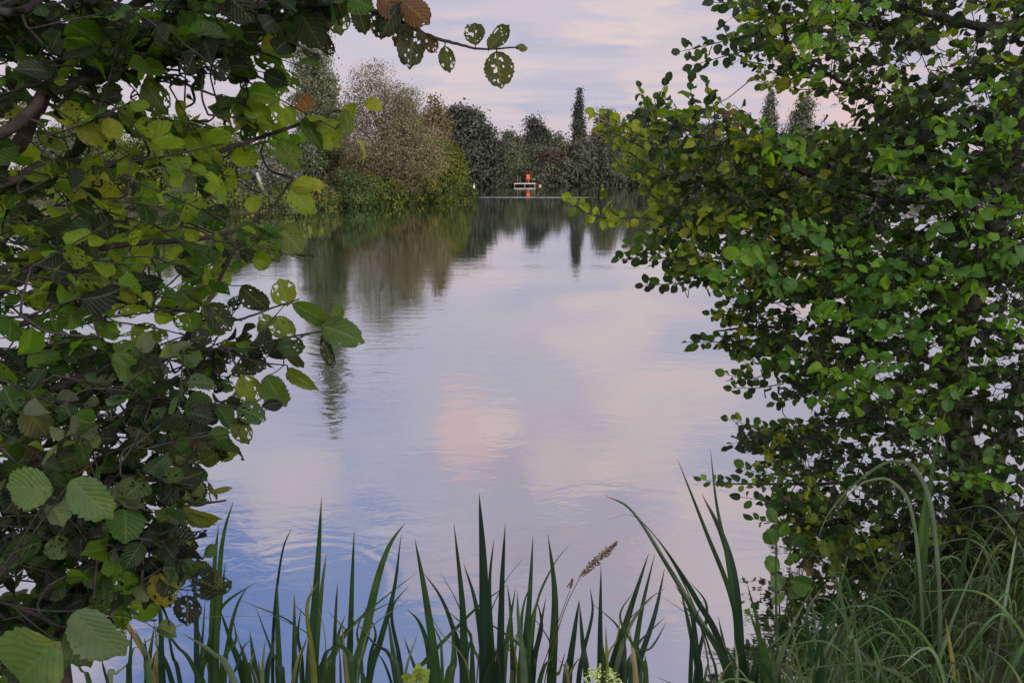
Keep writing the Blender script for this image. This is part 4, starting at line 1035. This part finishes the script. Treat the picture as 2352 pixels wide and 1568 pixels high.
# seed head
def seedhead(label, stalk, h0, h1, y, wpx, n):
    P = [U(*Z7(*p_), y) for p_ in stalk]
    foot = P[-1].copy(); foot[2] = .02
    root = empty('reed_grass', (foot[0], foot[1], gz(foot[0], foot[1])), label, 'grass', 'flowering grasses among the irises')
    b = MB(); q = spline([foot] + P[::-1], 6); b.tube(q, np.linspace(.0028, .0012, len(q)), 5, (.10, .09, .05)); b.build('stalk', M_SEED, root)
    A, B = U(*Z7(*h0), y), U(*Z7(*h1), y); ax = B - A
    b = MB()
    for k in range(n):
        t = rng.random() ** .8
        wv = wpx * .4 * S / FPX * y * .5 * math.sin(math.pi * min(1, .12 + t * .86)) ** .7
        c = A + ax * t + norm(rng.normal(size=3)) * wv * rng.random() ** .5
        d = norm(norm(ax) + rng.normal(size=3) * .35)
        l_ = rng.uniform(.006, .013); s_ = norm(np.cross(d, rng.normal(size=3))); n_ = np.cross(d, s_)
        v = [c, c + d * l_ * .5 + s_ * l_ * .2, c + d * l_ * .5 + n_ * l_ * .2, c + d * l_ * .5 - s_ * l_ * .2, c + d * l_ * .5 - n_ * l_ * .2, c + d * l_]
        b.add(v, [(0, 1, 2, 2), (0, 2, 3, 3), (0, 3, 4, 4), (0, 4, 1, 1), (5, 2, 1, 1), (5, 3, 2, 2), (5, 4, 3, 3), (5, 1, 4, 4)], np.array((.17, .115, .07)) * rng.uniform(.5, 1.5))
    b.build('seed_head', M_SEED, root)
seedhead('reed grass with a large drooping brown seed head over the water', [(1690, 715), (1620, 850), (1560, 1020), (1480, 1334)], (1682, 720), (1892, 528), 2.45, 62, 420)
seedhead('reed grass with a very small brown seed head below the large one', [(1625, 800), (1570, 950), (1500, 1150), (1450, 1334)], (1622, 795), (1640, 738), 2.45, 24, 60)
# pale green umbel at the bottom edge
c = U(*Z7(1812, 1290), 2.2)
root = empty('umbel_flower', (c[0], c[1], gz(c[0], c[1])), 'pale green round flower head at the bottom edge below the lone thin blade', 'flower')
b = MB(); b.tube([(c[0], c[1] + .02, gz(c[0], c[1]) - .02), (c[0], c[1], c[2] - .05)], .004, 6, (.07, .12, .04)); b.build('stem', M_SEED, root)
b = MB()
for k in range(110):
    d = norm(rng.normal(size=3) + (0, 0, .6)); e = c + (0, 0, -.05) + d * np.array((.062, .062, .075)) * rng.uniform(.75, 1.05)
    b.tube([c + (0, 0, -.05), e], .0007, 3, (.16, .24, .09))
    for z in range(7):
        f = e + rng.normal(size=3) * .006; s_ = norm(rng.normal(size=3)) * .004; n_ = norm(np.cross(s_, rng.normal(size=3))) * .004
        b.add([f - s_, f - n_, f + s_, f + n_], [(0, 1, 2, 3)], np.array((.42, .52, .26)) * rng.uniform(.7, 1.3))
b.build('flower_head', M_SEED, root)
# small bright weed
c = U(*Z7(745, 1300), 2.15)
weed = empty('dock_weed', (c[0], c[1], gz(c[0], c[1])), 'small bright yellow-green leafy weed at the bottom edge left of centre', 'weed')
fol = Foliage(SMALL); limbs = []
b = MB(); q = spline([(c[0], c[1], gz(c[0], c[1]) - .02), c - (0, 0, .03), c], 5); b.tube(q, .003, 5, (.08, .12, .03)); b.build('stem', M_SEED, weed); limbs.append(q)
for dx, dy, tx, ty in ((740, 1300, 670, 1285), (750, 1300, 800, 1270), (745, 1290, 760, 1240), (745, 1310, 690, 1325), (750, 1310, 800, 1315), (748, 1295, 720, 1262)):
    one(Z7(dx, dy), Z7(tx, ty), 19, (.17, .23, .05), 2.15, int(rng.integers(0, 6)), -.5)
for q in range(len(fol.stems.t)): fol.stems.t[q] = np.broadcast_to((.05, .07, .03), fol.stems.v[q].shape)
fol.build('foliage', M_LEAF2, weed, fol.stems)

# bank grass at the lower right, uncountable
def grass(n, xs, ys, hs, label, seedtints, cond):
    b = MB(); made = 0
    while made < n:
        x_, y_ = rng.uniform(*xs), rng.uniform(*ys)
        dl = float(lake_dist(np.array([x_]), np.array([y_]))[0])
        if not cond(x_, y_, dl): continue
        h_ = rng.uniform(*hs); a_ = rng.uniform(0, 6.28); le = h_ * rng.uniform(.15, .95)
        g_ = gz(x_, y_)
        p0 = np.array((x_, y_, g_ - .02)); dv = np.array((math.cos(a_), math.sin(a_), 0))
        pts = [p0, p0 + (0, 0, h_ * .55) + dv * le * .22, p0 + (0, 0, h_ * .9) + dv * le * .65, p0 + (0, 0, h_ * rng.uniform(.55, 1.0)) + dv * le * 1.1]
        blade(b, np.array(pts), rng.uniform(.006, .017), np.array(seedtints[rng.integers(0, len(seedtints))]) * rng.uniform(.7, 1.3), tw=rng.uniform(-1.5, 1.5), nseg=4)
        made += 1
    return b
b = grass(2900, (.75, 4.2), (1.7, 4.6), (.14, .40), '', [(.045, .095, .032), (.065, .125, .04), (.035, .07, .03), (.12, .16, .10), (.10, .15, .07)], lambda x_, y_, dl: -.35 < dl < 1.8 and x_ > .5 + .12 * y_)
for k in range(90):
    x_ = rng.uniform(.9, 2.6); y_ = rng.uniform(1.9, 3.4)
    if float(lake_dist(np.array([x_]), np.array([y_]))[0]) < -.3: continue
    g_ = gz(x_, y_); h_ = rng.uniform(.28, .62); dv = norm(np.array((rng.normal() - .3, rng.normal() * .5, 0))); le = h_ * rng.uniform(.4, 1.0)
    p0 = np.array((x_, y_, g_ - .02))
    blade(b, np.array([p0, p0 + (0, 0, h_ * .6) + dv * le * .2, p0 + (0, 0, h_) + dv * le * .6, p0 + (0, 0, h_ * rng.uniform(.7, 1)) + dv * le * 1.1]), rng.uniform(.009, .018), np.array([(.06, .12, .045), (.10, .15, .09), (.045, .095, .035)][k % 3]) * rng.uniform(.7, 1.3), tw=rng.uniform(-1.2, 1.2), nseg=6)
tag(b.build('bank_grass', M_GRASS), 'tangled long green grass covering the bank at lower right', 'grass', kind='stuff')
b = grass(500, (-2.2, .9), (1.7, 2.25), (.12, .3), '', [(.04, .07, .03), (.05, .085, .03)], lambda x_, y_, dl: dl > -.1)
tag(b.build('shore_grass', M_GRASS), 'short grass at the near edge of the water under the irises', 'grass', kind='stuff')
